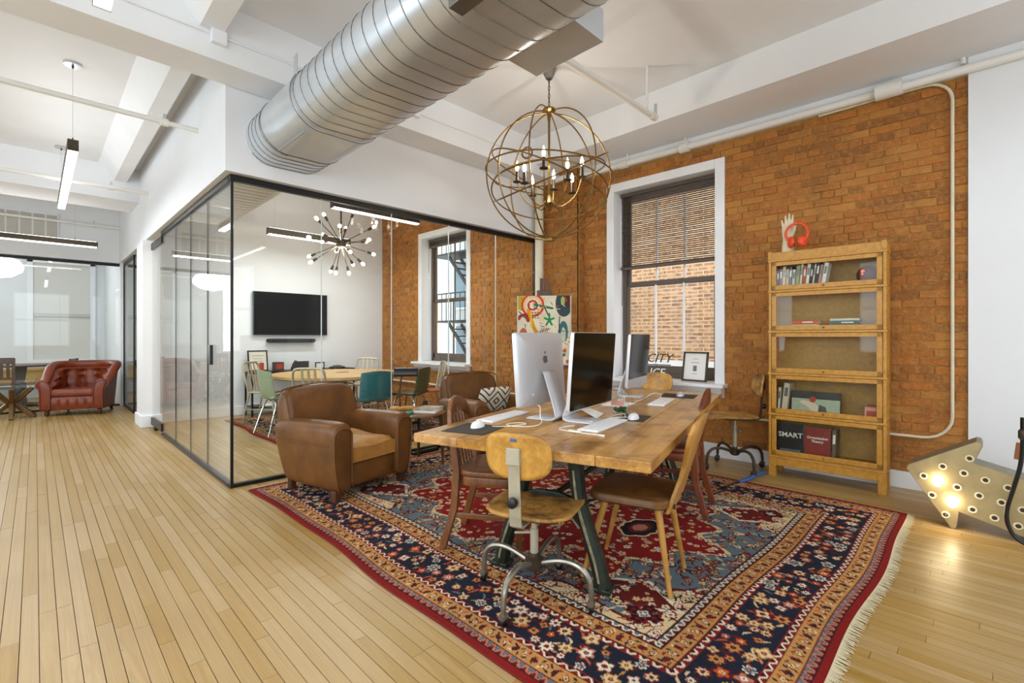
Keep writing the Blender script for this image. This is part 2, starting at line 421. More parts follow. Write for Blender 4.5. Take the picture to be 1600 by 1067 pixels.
def holed_wall(name, axis, fixed0, fixed1, a0, a1, holes, lab):
    mb = MB(); hs = sorted(holes)
    def bx(p0,p1,z0,z1):
        mb.box(fixed0,fixed1,p0,p1,z0,z1) if axis == 'y' else mb.box(p0,p1,fixed0,fixed1,z0,z1)
    cur = a0
    for (h0,h1,z0,z1) in hs:
        bx(cur,h0,0,ZC); bx(h0,h1,0,z0); bx(h0,h1,z1,ZC); cur = h1
    bx(cur,a1,0,ZC)
    return struct(name, mb, M['wall'], lab)
holed_wall('wall_left', 'y', -4.7, -4.5, -4, 14.2, [(y-.8,y+.8,.9,3.0) for y in (-2.4,.6,3.6,6.6)], 'white unseen left wall with added window openings')
holed_wall('wall_back', 'x', -4.2, -4.0, -4.7, 5.4, [(x-.8,x+.8,.9,3.0) for x in (-2.6,.2,3.0)], 'white wall behind the camera')
wn = 10  # unseen window frames below are invented to go with the added daylight
for y in (-2.4,.6,3.6,6.6):
    mb = MB(); mb.box(-4.56,-4.44,y-.84,y-.76,.86,3.04).box(-4.56,-4.44,y+.76,y+.84,.86,3.04).box(-4.56,-4.44,y-.84,y+.84,.86,.94).box(-4.56,-4.44,y-.84,y+.84,2.96,3.04).box(-4.55,-4.47,y-.8,y+.8,1.9,1.98)
    struct('window_%d' % wn, mb, M['trim'], 'added white window frame in the unseen left wall'); wn += 1
for x in (-2.6,.2,3.0):
    mb = MB(); mb.box(x-.84,x-.76,-4.06,-3.94,.86,3.04).box(x+.76,x+.84,-4.06,-3.94,.86,3.04).box(x-.84,x+.84,-4.06,-3.94,.86,.94).box(x-.84,x+.84,-4.06,-3.94,2.96,3.04).box(x-.8,x+.8,-4.05,-3.97,1.9,1.98)
    struct('window_%d' % wn, mb, M['trim'], 'added white window frame behind the camera'); wn += 1

# ---- brick walls, brick by brick
variants = []
for k in range(8):
    b = MB(); j = lambda s_: (random.random()-.5)*s_
    vs = []
    for xx in (-1, 1):
        for yy in (-.5,.5):
            for zz in (-.5,.5):
                vs.append((xx*.0085 + (j(.006) if xx < 0 else 0), yy*(1+j(.035)), zz*.0575*(1+j(.12))))
    b.add(vs, [(0,1,3,2),(0,4,5,1),(2,3,7,6),(1,5,7,3),(0,2,6,4)])
    variants.append(b)
vmesh = [b.mesh('brick', M['brick']) for b in variants]
def brick_face(parent, M4, s0, s1, z0, z1, holes, nsingle, ch=.0677, bl=.208):
    """bricks on the plane x=0 of the frame M4 (local y along the wall, -x into the room); parent already carries M4"""
    items = []; row = 0; z = z0
    while z + ch*.6 < z1:
        zc = z+ch/2; hdr = (row % 6 == 5); L0 = bl*.5 if hdr else bl
        s_ = s0 - (L0*.5 if row % 2 else 0) - random.random()*.03
        spans = [(s0, s1)]
        for (h0,h1,hz0,hz1) in holes:
            if hz0 < zc < hz1:
                spans = [q for a,b_ in spans for q in ((a,min(b_,h0)),(max(a,h1),b_)) if q[1]-q[0] > .02]
        while s_ < s1:
            L = L0*(1+(random.random()-.5)*.06)
            for a,b_ in spans:
                p0, p1 = max(a, s_), min(b_, s_+L)
                if p1-p0 > .03: items.append(((p0+p1)/2, zc, p1-p0-.009))
            s_ += L
        z += ch; row += 1
    def size(it):
        wv = M4 @ Vector((0, it[0], it[1])); q = proj(*wv)
        if not q or not (0 < q[0] < 1600 and 0 < q[1] < 1067): return 0
        return it[2]/q[2]**2
    od = sorted(range(len(items)), key=lambda i: -size(items[i])); one = set(i for i in od[:nsingle] if size(items[i]) > 0)
    mb = MB()
    for i, (sy, sz, L) in enumerate(items):
        k = random.randrange(8); dx = (random.random()-.5)*.007
        if i in one:
            o = bpy.data.objects.new('brick', vmesh[k]); link(o, parent); o.location = (dx, sy, sz); o.scale = (1, L, 1)
        else:
            mb.add([(p[0]+dx, p[1]*L+sy, p[2]+sz) for p in variants[k].v], variants[k].f)
    if mb.v: tag(mb.build('bricks', M['brick'], parent), kind='stuff')
def wall_with_hole(y0, y1, z0, z1, h, th=.34):
    mb = MB(); h0,h1,a,b = h
    mb.box(0,th,y0,h0,z0,z1).box(0,th,h1,y1,z0,z1).box(0,th,h0,h1,z0,a).box(0,th,h0,h1,b,z1); return mb
WM = Matrix.Translation((5.12,.5,0)) @ Matrix.Rotation(R(2), 4, 'Z')
H1 = (1.545, 2.775, .74, 3.03)
wr = struct('wall_right', wall_with_hole(-.4,3.33,0,ZC,H1), M['mortar'], 'exposed old brick wall with a tall window')
wr.location = (5.12,.5,0); wr.rotation_euler = (0,0,R(2))
brick_face(wr, WM, -.37, 3.26, .14, 3.29, [H1], 300)
struct('trim_8', MB().box(-.022,.0,-.4,3.3,3.285,3.42), M['ceil'], 'white plaster band above the brick', loc=(5.12,.5,0), rot=(0,0,R(2)))
H2 = (5.93, 7.2, .8, 3.02)
CM = Matrix.Translation((4.9,0,0))
wc = struct('wall_conference', wall_with_hole(3.72,8.58,0,ZC,H2), M['mortar'], 'exposed brick wall of the glass room with a narrow window')
wc.location = (4.9,0,0)
brick_face(wc, CM, 3.73, 8.56, .0, 3.7, [H2], 300)
RM = Matrix.Translation((4.9,3.72,0)) @ Matrix.Rotation(R(90), 4, 'Z')      # return of the pier, faces -y
rt = MB().box(0,.02,-.22,0,0,ZC)
wt = struct('wall_pier', rt, M['mortar'], 'narrow brick return of the pier beside the window'); wt.location = (4.9,3.715,0); wt.rotation_euler = (0,0,R(90))
brick_face(wt, RM, -.16, -.005, .14, 3.43, [], 120)
struct('baseboard_right', MB().box(-.03,.0,-.37,3.24,0,.14), M['trim'], 'white baseboard under the brick wall', bevel=.004, loc=(5.12,.5,0), rot=(0,0,R(2)))
struct('baseboard_tv', MB().box(1.24,4.9,8.555,8.58,0,.14), M['trim'], 'white baseboard of the end wall', bevel=.004)

# ---- windows
def sash_window(name, loc, rotz, s0, s1, z0, z1, lab, cas=.1, mid=1.9, muntins=2):
    """s0..s1, z0..z1 = clear opening; local y along wall, +x to the outside"""
    root = struct(name, MB().box(-.02,.03,s0-cas,s0,z0-.02,z1+cas).box(-.02,.03,s1,s1+cas,z0-.02,z1+cas).box(-.02,.03,s0,s1,z1,z1+cas)
        .box(.03,.3,s0-.03,s0,z0,z1+.03).box(.03,.3,s1,s1+.03,z0,z1+.03).box(.03,.3,s0,s1,z1,z1+.03), M['trim'], lab, bevel=.004)
    root.location = loc; root.rotation_euler = (0,0,rotz)
    MB().prism([(-.16,z0-.045),(.3,z0-.045),(.3,z0),(-.16,z0-.008)], 'y', s0-cas-.03, s1+cas+.03).build('sill', M['trim'], root, bevel=.006)
    MB().prism([(-.10,z0-.1),(-.012,z0-.16),(-.012,z0-.045),(-.14,z0-.045)], 'y', s0-cas, s1+cas).build('apron', M['trim'], root, bevel=.004)
    fr = MB(); fr.box(.2,.28,s0,s0+.045,z0,z1).box(.2,.28,s1-.045,s1,z0,z1).box(.2,.28,s0,s1,z1-.05,z1).box(.2,.28,s0,s1,z0,z0+.05)
    fr.build('frame', M['sash'], root, bevel=.003)
    for nm, za, zb, xo in (('upper_sash', mid-.03, z1-.05, .235), ('lower_sash', z0+.05, mid+.03, .205)):
        f = MB(); a, b = s0+.045, s1-.045
        f.box(xo,xo+.03,a,a+.045,za,zb).box(xo,xo+.03,b-.045,b,za,zb).box(xo,xo+.03,a,b,zb-.05,zb).box(xo,xo+.03,a,b,za,za+(.09 if nm[0] == 'l' else .05))
        s_ = f.build(nm, M['sash'], root, bevel=.003)
        MB().box(xo+.012,xo+.016,a+.04,b-.04,za+.04,zb-.04).build('pane', M['pane'], s_)
        for q in range(muntins):
            yy = a+.045+(b-a-.09)*(q+1)/(muntins+1)
            MB().box(xo+.004,xo+.026,yy-.009,yy+.009,za+.04,zb-.04).build('muntin', M['trim'] if muntins == 2 else M['sash'], s_)
    return root
w1 = sash_window('window_1', (5.12,.5,0), R(2), 1.555, 2.765, .775, 3.02, 'tall brown sash window in white casing facing a brick building')
w2 = sash_window('window_2', (4.9,0,0), 0, 5.94, 7.19, .83, 3.0, 'tall window in white casing inside the glass room', muntins=1)
# blinds
def blind(loc, rotz, s0, s1, ztop, zbot, lab, n):
    t = thing('venetian_blind', lab, 'blind', loc, rotz)
    MB().box(.12,.165,s0,s1,ztop-.04,ztop).build('headrail', M['sash'], t, bevel=.003)
    sl = MB()
    for i in range(n):
        z = ztop-.05-(ztop-.05-zbot-.03)*i/max(1,n-1)
        sl.add([(.128,s0,z+.003),(.156,s0,z-.003),(.156,s1,z-.003),(.128,s1,z+.003)], [(0,1,2,3)])
    tag(sl.build('slats', M['sash'], t, solid=.0012), kind='stuff')
    MB().box(.125,.16,s0,s1,zbot-.012,zbot+.022).build('bottom_rail', M['sash'], t, bevel=.004)
    for f in (.12,.5,.88):
        yy = s0+(s1-s0)*f; MB().cyl((.126,yy,ztop-.03),(.126,yy,zbot),.0012,n=4).build('ladder_cord', M['sash'], t)
    MB().cyl((.11,s1-.03,ztop-.05),(.105,s1-.03,zbot-.45),.004,n=6).build('wand', M['sash'], t)
    return t
blind((5.12,.5,0), R(2), 1.57, 2.75, 3.015, 2.09, 'dark bronze venetian blind half lowered in the window by the desks', 38)
blind((4.9,0,0), 0, 5.96, 7.17, 2.99, 2.86, 'dark venetian blind drawn up in the glass room window', 6)

# ---- outside: brick building and far facade with a fire escape
def brick_tex(name, c1, c2, c3, mortar, sc):
    m, t, b = nt(name); v = coords(t, (1,1,1), 'Object', (R(90),0,R(90)))
    sp = t.nodes.new('ShaderNodeSeparateXYZ'); cb = t.nodes.new('ShaderNodeCombineXYZ'); tc = t.nodes.new('ShaderNodeTexCoord')
    t.links.new(tc.outputs['Object'], sp.inputs[0]); t.links.new(sp.outputs['Y'], cb.inputs['X']); t.links.new(sp.outputs['Z'], cb.inputs['Y'])
    br = N(t, 'ShaderNodeTexBrick', Scale=sc); br.inputs['Color1'].default_value = C(c1); br.inputs['Color2'].default_value = C(c2); br.inputs['Mortar'].default_value = C(mortar)
    br.inputs['Mortar Size'].default_value = .012; br.inputs['Brick Width'].default_value = .22; br.inputs['Row Height'].default_value = .075; br.inputs['Bias'].default_value = -.1
    t.links.new(cb.outputs[0], br.inputs['Vector'])
    nz = N(t, 'ShaderNodeTexNoise', Scale=1.3, Detail=6, Roughness=.7); t.links.new(cb.outputs[0], nz.inputs['Vector'])
    n2 = N(t, 'ShaderNodeTexNoise', Scale=9, Detail=3); t.links.new(cb.outputs[0], n2.inputs['Vector'])
    col = mix(t, ramp(t, n2.outputs['Fac'], [(.45,(0,0,0,1)),(.62,(.8,.8,.8,1))]), br.outputs['Color'], C(c3))
    col = mix(t, ramp(t, nz.outputs['Fac'], [(.5,(0,0,0,1)),(.75,(.6,.6,.6,1))]), col, C('#7d7364'))
    t.links.new(col, b.inputs['Base Color']); b.inputs['Roughness'].default_value = .9
    bump(t, b, br.outputs['Fac'], -.6, .02); return m
M['outbrick'] = brick_tex('neighbour_brick', '#b98a5c', '#8a5a3a', '#d3b18a', '#cfc0a8', 1)
M['outpink'] = brick_tex('pink_brick', '#d9ad8c', '#cfa07f', '#e3c0a4', '#e0cdb9', 1)
M['stone'] = plain('pale_facade_stone', '#cfd3d2', .8, var=.1)
M['outglass'] = plain('far_window_glass', '#5d7f8f', .1, spec=.8)
M['outred'] = plain('red_roof_brick', '#9c4a2a', .9, var=.3)
nb = thing('neighbour_building', 'tan brick building close outside the window by the desks', 'building', (9.2,0,0))
MB().box(0,.5,-3,8.6,-6,10).build('wall', M['outbrick'], nb)
MB().box(-1.6,0,1.0,8.6,.45,.62).build('roof_ledge', M['stone'], nb)
MB().box(-1.7,-1.5,1.0,8.6,.62,.86).build('parapet', M['stone'], nb)
fb = thing('far_building', 'pale building with a black fire escape beyond the glass room window', 'building', (9.6,0,0))
MB().box(0,.6,8.8,13.6,-6,14).build('wall', M['stone'], fb)
for (y0,z0) in ((9.6,4.4),(11.2,4.4),(9.6,2.2),(11.2,2.2),(9.6,0.2),(11.2,0.2)):
    f_ = MB().box(-.06,.0,y0-.06,y0+.96,z0-.06,z0+1.46).build('window', M['trim'], fb)
    MB().box(-.075,-.06,y0,y0+.43,z0,z0+1.4).box(-.075,-.06,y0+.47,y0+.9,z0,z0+1.4).build('pane', M['outglass'], f_)
MB().box(-.9,-.3,8.6,9.25,-6,12).build('side_wall', M['outpink'], fb)
MB().box(-3.4,-.9,9.4,12.2,.05,.75).build('low_roof_wall', M['outred'], fb)
fe = thing('fire_escape', 'black iron fire escape on the pale building outside', 'fire escape', (9.6,0,0))
for z in (1.7,3.7,5.7):
    p = MB().box(-.95,-.1,9.5,12.2,z,z+.05).build('platform', M['black'], fe)
    rl = MB()
    for q in range(13): rl.cyl((-.93,9.5+q*.22,z),(-.93,9.5+q*.22,z+.85),.012,n=5)
    rl.cyl((-.93,9.5,z+.85),(-.93,12.2,z+.85),.02,n=5).build('railing', M['black'], fe)
    st = MB()
    for q in range(9): st.box(-.8,-.35,9.7+q*.2,9.85+q*.2,z-1.9+q*.21,z-1.87+q*.21)
    st.bar((-.8,9.7,z-1.95),(-.8,11.5,z-.05),.03,.1).bar((-.35,9.7,z-1.95),(-.35,11.5,z-.05),.03,.1).build('stair', M['black'], fe)

# ---- glass partition of the meeting room
ZG = 2.6
gf = struct('wall_glass_front', MB().box(1.14,4.88,4.44,4.485,ZG-.05,ZG), M['black'], 'frameless glass front of the meeting room')
MB().box(1.14,4.88,4.44,4.485,0,.03).build('bottom_channel', M['black'], gf)
MB().box(4.865,4.89,4.445,4.48,.03,ZG-.05).build('wall_channel', M['black'], gf)
MB().box(1.147,1.167,4.452,4.472,.03,ZG-.05).build('corner_post', M['black'], gf)
xs = [1.168,1.91,2.655,3.403,4.15,4.866]
for a, b in zip(xs, xs[1:]): MB().box(a+.002,b-.002,4.456,4.468,.028,ZG-.048).build('pane', M['glass'], gf)
for a in xs[1:-1]: MB().box(a-.0025,a+.0025,4.455,4.469,.03,ZG-.05).build('joint', plain('joint_grey','#c9cdca',.3) if 'jt' not in M else M['jt'], gf)
gl_ = struct('wall_glass_side', MB().box(1.137,1.18,4.486,7.5,ZG-.05,ZG), M['black'], 'frameless glass side of the meeting room along the hall')
MB().box(1.137,1.18,4.486,7.5,0,.03).build('bottom_channel', M['black'], gl_)
ys = [4.475,5.24,5.94,6.69,7.5]
for a, b in zip(ys, ys[1:]): MB().box(1.151,1.163,a+.002,b-.002,.028,ZG-.048).build('pane', M['glass'], gl_)
M['jdark'] = plain('joint_dark', '#6b6a64', .4)
for a in ys[1:-1]: MB().box(1.15,1.164,a-.002,a+.002,.03,ZG-.05).build('joint', M['jdark'], gl_)
MB().box(1.125,1.151,5.02,5.1,1.0,1.18).build('lock_plate', M['blackp'], gl_, bevel=.003)
dr = struct('door_1', MB().box(1.151,1.163,7.52,8.25,.05,2.54), M['glass'], 'frameless glass door with black rails')
MB().box(1.14,1.175,7.51,8.26,.04,.14).build('bottom_rail', M['black'], dr)
MB().box(1.14,1.175,7.51,8.26,2.46,2.55).build('top_rail', M['black'], dr)
MB().box(1.13,1.185,7.9,8.0,0,.04).build('floor_pivot', M['black'], dr)
g2 = struct('wall_glass_second', MB().box(1.151,1.163,8.86,9.93,.02,ZG-.03).box(1.151,1.163,9.97,11.2,.02,ZG-.03), M['glass'], 'glass side of the second meeting room')
for a in (8.84,9.93,11.2): MB().box(1.14,1.175,a,a+.04,0,ZG).build('post', M['black'], g2)
MB().box(1.14,1.175,9.95,11.24,0,.04).build('bottom_channel', M['black'], g2)
MB().box(1.14,1.175,9.95,11.24,ZG-.05,ZG).build('top_channel', M['black'], g2)
g3 = struct('wall_glass_far', MB().box(-4.5,1.1,11.32,11.36,ZG-.05,ZG), M['black'], 'glass wall of the far room with a black head rail')
MB().box(-4.5,1.1,11.32,11.36,0,.03).build('bottom_channel', M['black'], g3)
for k in range(7): MB().box(-4.48+k*.797,-4.48+k*.797+.793,11.335,11.347,.03,ZG-.05).build('pane', M['glass'], g3)
struct('wall_second_room', MB().box(4.9,5.1,8.72,11.3,0,ZC).box(1.22,5.1,11.2,11.42,0,ZC), M['wall'])
# far room window with a drawn white shade
fw = struct('window_3', MB().box(-.12,-.03,13.93,14.0,.75,2.9).box(.85,.94,13.93,14.0,.75,2.9).box(-.12,.94,13.93,14.0,2.8,2.9).box(-.14,.96,13.88,14.0,.7,.78), M['trim'], 'far window covered by a white roller shade', bevel=.004)
MB().box(-.03,.85,13.965,13.985,.78,2.8).build('shade', plain('roller_shade','#dcd9d3',.8), fw)
MB().box(-.02,.84,13.93,13.965,1.68,1.75).build('mid_rail', plain('rail_grey','#b9b7b2',.4,.3), fw, bevel=.006)
struct('trim_20', MB().box(-4.4,1.1,13.7,13.99,.34,.58).box(-4.4,1.1,13.66,13.99,.58,.62), M['oakin'], 'low wooden ledge under the far window')
struct('window_4', MB().box(-2.7,-1.1,13.95,14.0,.9,.98).box(-2.7,-1.1,13.95,14.0,2.8,2.88).box(-2.7,-2.62,13.95,14.0,.9,2.88).box(-1.18,-1.1,13.95,14.0,.9,2.88).box(-2.7,-1.1,13.95,13.99,1.86,1.92), M['trim'], 'bright window of the far room out of frame')

# ---- pipes, conduit, vent
def pipe(name, pts, r, m, lab, cat='pipe', n=10, extra=None):
    t = thing(name, lab, cat)
    MB().tube(pts, r, n).build('run', m, t, smooth=True)
    if extra: extra(t)
    return t
def hangers(xs_, y, z, r):
    def f(t):
        for x_ in xs_:
            MB().lathe([(r*1.5,-.03),(r*1.5,.03)], 10, (x_,y,z), 'x').build('coupling', M['pipew'], t, smooth=True)
            MB().cyl((x_,y,z),(x_,y,z+.075),.012,n=6).build('sprinkler_head', M['steel'], t)
    return f
pipe('sprinkler_pipe', [(-4.4,5.3,3.2),(1.09,5.3,3.2)], .022, M['pipew'], 'white sprinkler pipe nearest the tall beam in the hall', extra=hangers([.83],5.3,3.2,.022))
pipe('sprinkler_pipe', [(-4.4,8.1,3.2),(1.09,8.1,3.2)], .022, M['pipew'], 'white sprinkler pipe midway down the hall ceiling', extra=hangers([.7],8.1,3.2,.022))
pipe('sprinkler_pipe', [(-4.4,11.05,3.2),(1.09,11.05,3.2)], .022, M['pipew'], 'white sprinkler pipe in front of the far wall grille', extra=hangers([.72],11.05,3.2,.022))
def sp_end(t):
    MB().lathe([(.035,-.04),(.035,.04)], 10, (4.06,2.22,3.3), 'x').build('elbow', M['pipew'], t, smooth=True)
    MB().cyl((4.07,2.2,3.32),(4.07,2.2,3.41),.014,n=6).build('sprinkler_head', M['steel'], t)
    MB().cyl((3.95,2.22,3.3),(3.95,2.22,3.72),.01,n=6).build('hanger_rod', M['pipew'], t)
pipe('sprinkler_pipe', [(1.95,2.22,3.3),(4.1,2.22,3.3)], .028, M['pipew'], 'white sprinkler pipe over the desks ending near the brick wall', extra=sp_end)
def wl(s_, z, off=-.06): return tuple(WM @ Vector((off, s_, z)))
def wp(t):
    for s_ in (2.55,1.85):
        MB().cyl(wl(s_,3.31),wl(s_,3.6,-.1),.009,n=6).build('hanger_rod', M['pipew'], t)
    for s_, r_ in ((2.6,.05),(1.86,.055),(.15,.06)):
        MB().tube([wl(s_-.05,3.31),wl(s_+.05,3.31)], r_, 12).build('coupling', M['pipew'], t, smooth=True)
    MB().tube([wl(.02,3.31,-.08),wl(.2,3.31,-.08)], .065, 12).build('tee', M['pipew'], t, smooth=True)
pipe('wall_pipe', [wl(-4.0,3.31),wl(3.26,3.31),(4.84,3.9,3.31),(4.84,4.36,3.31)], .036, M['pipew'], 'white pipe along the top of the brick wall', extra=wp)
lp = [wl(.62,3.27,-.03)]+[wl(.1,3.28,-.03)]+[wl(-.12-.16*math.sin(R(a)),3.12+.16*math.cos(R(a)),-.03) for a in range(0,91,15)]
lp += [wl(-.28-0,z,-.03) for z in (2.6,2,1.2,.7)]+[wl(-.28+.18-.18*math.cos(R(a)),.62-.18*math.sin(R(a)),-.03) for a in range(0,91,15)]+[wl(.5,.44,-.03),wl(3.2,.44,-.03)]
pipe('conduit_loop', lp, .0115, M['cream'], 'thin cream conduit looping down the right edge of the brick wall', 'conduit', 8)
pipe('corner_conduit', [wl(-.34,3.36,-.05),wl(-.34,3.62,-.05),wl(-.42,3.64,-.1),(3.0,-.6,3.66)], .016, M['pipew'], 'white conduit climbing to the ceiling at the right corner', 'conduit', 8)
pipe('heating_pipe', [(4.84,4.7,.44),(4.84,8.5,.44)], .018, M['cream'], 'cream heating pipe low on the glass room brick wall', extra=lambda t: MB().lathe([(.03,-.05),(.04,-.02),(.04,.02),(.03,.05)],10,(4.84,4.62,.46)).build('valve', M['chrome'], t, smooth=True))
rs = pipe('steam_riser', [(4.77,4.27,0),(4.77,4.27,3.72)], .058, M['cream'], 'thick cream steam riser pipe beside the glass partition end', n=18)
def jb(t):
    MB().box(.905,1.005,3.985,4.03,3.4,3.5).build('junction_box', M['ceil'], t, bevel=.004)
    MB().box(2.6,2.7,3.985,4.03,3.42,3.52).build('junction_box', M['ceil'], t, bevel=.004)
pipe('beam_conduit', [(-4.4,4.02,3.47),(4.4,4.02,3.47)], .009, M['ceil'], 'thin white conduit with junction boxes on the beam face', 'conduit', 6, jb)
vg = thing('wall_grille', 'white slatted return air grille above the far glass', 'vent', (0,11.28,0))
MB().box(-1.3,.29,-.02,0,2.86,3.36).build('frame', M['wall'], vg, bevel=.005)
for k in range(10): MB().box(-1.26+k*.155,-1.26+k*.155+.13,-.028,-.02,2.9,3.32).build('louvre_panel', M['grille'], vg)
# ================================================================== OVERHEAD THINGS
# ---- flat oval spiral duct
XL, XR, ZD, RD = 1.45, 1.70, 2.935, .212
def stadium(t, off=0):                       # t in 0..1 around the section -> (x, z)
    r_ = RD+off; Ls = XR-XL; per = 2*Ls+2*PI*r_; s_ = (t % 1)*per
    if s_ < Ls: return XL+s_, ZD-r_
    s_ -= Ls
    if s_ < PI*r_: a = -PI/2+s_/r_; return XR+r_*math.cos(a), ZD+r_*math.sin(a)
    s_ -= PI*r_
    if s_ < Ls: return XR-s_, ZD+r_
    s_ -= Ls; a = PI/2+s_/r_; return XL+r_*math.cos(a), ZD+r_*math.sin(a)
du = thing('spiral_duct', 'big galvanised steel oval spiral duct hanging from the ceiling', 'duct')
def duct_section(name, y0, y1, off, m):
    rings = [[(stadium(k/64,off)[0], y, stadium(k/64,off)[1]) for k in range(64)] for y in np.linspace(y0,y1,max(2,int((y1-y0)/.12)))]
    return MB().loft(rings).build(name, m, du, smooth=True)
duct_section('body', -2.2, 3.39, 0, M['steel'])
duct_section('sleeve', 3.38, 4.0, .006, M['steel'])
duct_section('end_run', 3.99, 4.40, 0, M['steel'])
M['ductw'] = plain('pale_duct_paint', '#dcdad4', .4, .2)
duct_section('painted_run', 4.52, 8.5, 0, M['ductw'])
def helix(name, y0, y1, pitch, m, off=.001, r_=.003):
    pts = []; n = int((y1-y0)/pitch*40)
    for i in range(n+1):
        t = i/40; x_, z_ = stadium(-t, off); pts.append((x_, y0+pitch*t, z_))
    MB().tube(pts, r_, 4).build(name, m, du)
helix('spiral_seam', -2.2, 3.37, .12, M['seam'])
helix('end_seam', 4.03, 4.38, .085, M['seam'])
helix('painted_seam', 4.55, 8.4, .12, M['grille'])
for y in (3.385, 4.0): MB().tube([(stadium(k/60,.006)[0], y, stadium(k/60,.006)[1]) for k in range(60)], .005, 5, closed=True).build('joint_ring', M['seam'], du)
MB().bar((1.36,3.45,ZD-RD-.008),(1.36,3.95,ZD-RD-.008),.02,.004).build('sleeve_lap', M['steel'], du)
bx = MB().box(1.86,2.10,1.43,1.9,2.79,2.96).build('tap_box', M['steel'], du, bevel=.003)
MB().box(1.28,1.36,1.5,1.68,2.69,2.74).build('under_box', M['seam'], du, bevel=.003)
for y in (-.8, .2):
    [MB().bar((q_,y,2.95),(q_,y,ZC),.025,.003,up=(1,0,0)).build('hanger_strap', M['steel'], du) for q_ in (1.235,1.915)]
MB().box(1.27,1.275,3.36,3.42,3.06,3.2).build('hanger_bracket', M['steel'], du)
for y in (5.6,7.6):
    MB().bar((1.575,y,3.14),(1.575,y,ZC),.025,.003,up=(1,0,0)).build('hanger_strap', M['steel'], du)

# ---- linear pendant lamps
def linear_lamp(label, p0, p1, w_=.075, h_=.1, power=34, canopy=(.1,.9), warm=(.97,.985,1), zc=ZC, up=.14):
    p0 = Vector(p0); p1 = Vector(p1); L = (p1-p0).length; ax = (p1-p0).normalized(); ang = math.atan2(ax.y, ax.x)
    t = thing('linear_pendant_lamp', label, 'lamp', p0, ang, 'linear pendant lamps')
    MB().box(0,L,-w_/2,w_/2,.012,h_).box(0,.012,-w_/2,w_/2,0,.02).box(L-.012,L,-w_/2,w_/2,0,.02).build('housing', M['bronze'], t, bevel=.003)
    MB().box(.012,L-.012,-w_/2+.003,w_/2-.003,0,.0125).build('diffuser', M['lamp'], t)
    for c in canopy:
        x_ = c*L
        if zc-p0.z < .25: continue
        MB().lathe([(.065,zc-p0.z-.022),(.065,zc-p0.z)], 24, (x_,0,0)).build('canopy', M['alu'], t, smooth=True)
        MB().lathe([(.008,zc-p0.z-.045),(.008,zc-p0.z-.02)], 8, (x_,0,0)).cyl((x_,0,h_),(x_,0,h_+.03),.006,n=6).build('cable_grip', M['bronze'], t)
        MB().cyl((x_,0,h_),(x_,0,zc-p0.z),.0016,n=5).build('cable', M['alu'], t)
    l = bpy.data.lights.new('tube_light','AREA'); l.shape = 'RECTANGLE'; l.size = L-.04; l.size_y = w_-.01; l.energy = power; l.color = warm
    o = bpy.data.objects.new('tube_light', l); link(o, t); o.location = (L/2,0,-.006)
    MB().box(.02,L-.02,-w_/2+.012,w_/2-.012,h_,h_+.004).build('added_top_strip', M['lamp'], t)  # glowing top strip and upward lamp are added to light the ceiling
    l2 = l.copy(); l2.energy = power*up; o2 = bpy.data.objects.new('added_uplight', l2); link(o2, t); o2.location = (L/2,0,h_+.008); o2.rotation_euler = (PI,0,0)
    return t
linear_lamp('long black pendant lamp running down the hall, lit underneath', (.24,5.8,2.92), (.24,8.56,2.92), canopy=(.02,.985))
linear_lamp('lit end of a black pendant lamp at the top left edge', (.24,.45,2.92), (.24,3.2,2.92))
linear_lamp('black pendant lamp crossing in front of the far glass wall', (-1.9,9.7,2.62), (.68,9.7,2.62), h_=.085)
linear_lamp('black pendant lamp above the television side of the meeting table', (2.39,7.45,2.75), (3.66,7.45,2.75), power=34, canopy=(.08,.92))
linear_lamp('black pendant lamp inside the glass room just behind the front glass', (2.43,5.4,2.75), (3.62,5.4,2.75), power=34, canopy=(.15,.85))

linear_lamp('added black pendant lamp out of frame above the right of the camera', (3.0,-3.3,2.92), (3.0,-.55,2.92), power=16, up=2.6)  # invented lamp out of view, put in to brighten the right-hand ceiling
linear_lamp('added black pendant lamp out of frame to the left of the camera', (-2.3,.45,2.92), (-2.3,3.2,2.92), power=34, up=.5)  # another invented lamp out of view, added for its light
# ---- orb chandelier with candle bulbs
OX, OY, OZ, OR = 3.34, 2.87, 2.735, .59
ch = thing('orb_chandelier', 'large brass ring orb chandelier with lit candle bulbs', 'chandelier', (OX,OY,OZ), R(20))
def ring(rx, tilt, az, zoff=0, r_=.0066, name='orb_ring', sz=1.0):
    M4 = Matrix.Translation((0,0,zoff)) @ Matrix.Rotation(R(az),4,'Z') @ Matrix.Rotation(R(tilt),4,'X')
    pts = [M4 @ Vector((rx*math.cos(2*PI*k/56), rx*math.sin(2*PI*k/56)*sz, 0)) for k in range(56)]
    return MB().tube(pts, r_, 6, closed=True).build(name, M['brass'], ch, smooth=True)
ring(OR, 90, 5); ring(OR*.985, 90, 62); ring(OR*.97, 90, 118); ring(OR*.94, 84, 150)
ring(OR*.99, 5, 30); ring(OR*.86, -9, 60, .02); ring(OR*.9, 14, 100, -.16, sz=.97); ring(OR*.96, 24, 10, -.03); ring(OR*.95, -28, 60, -.02)
MB().lathe([(.002,OR+.02),(.055,OR+.02),(.06,OR),(.02,OR-.02),(.012,OR-.1),(.002,OR-.1)], 20).build('top_plate', M['brass'], ch, smooth=True)
MB().lathe([(.002,-OR-.02),(.05,-OR-.012),(.05,-OR+.008),(.002,-OR+.015)], 16).build('bottom_plate', M['brass'], ch, smooth=True)
MB().cyl((0,0,OR-.05),(0,0,-.26),.011,n=8).build('stem', M['brass'], ch, smooth=True)
MB().lathe([(.004,-.34),(.03,-.3),(.06,-.26),(.03,-.22),(.012,-.18)], 14).build('hub', M['brass'], ch, smooth=True)
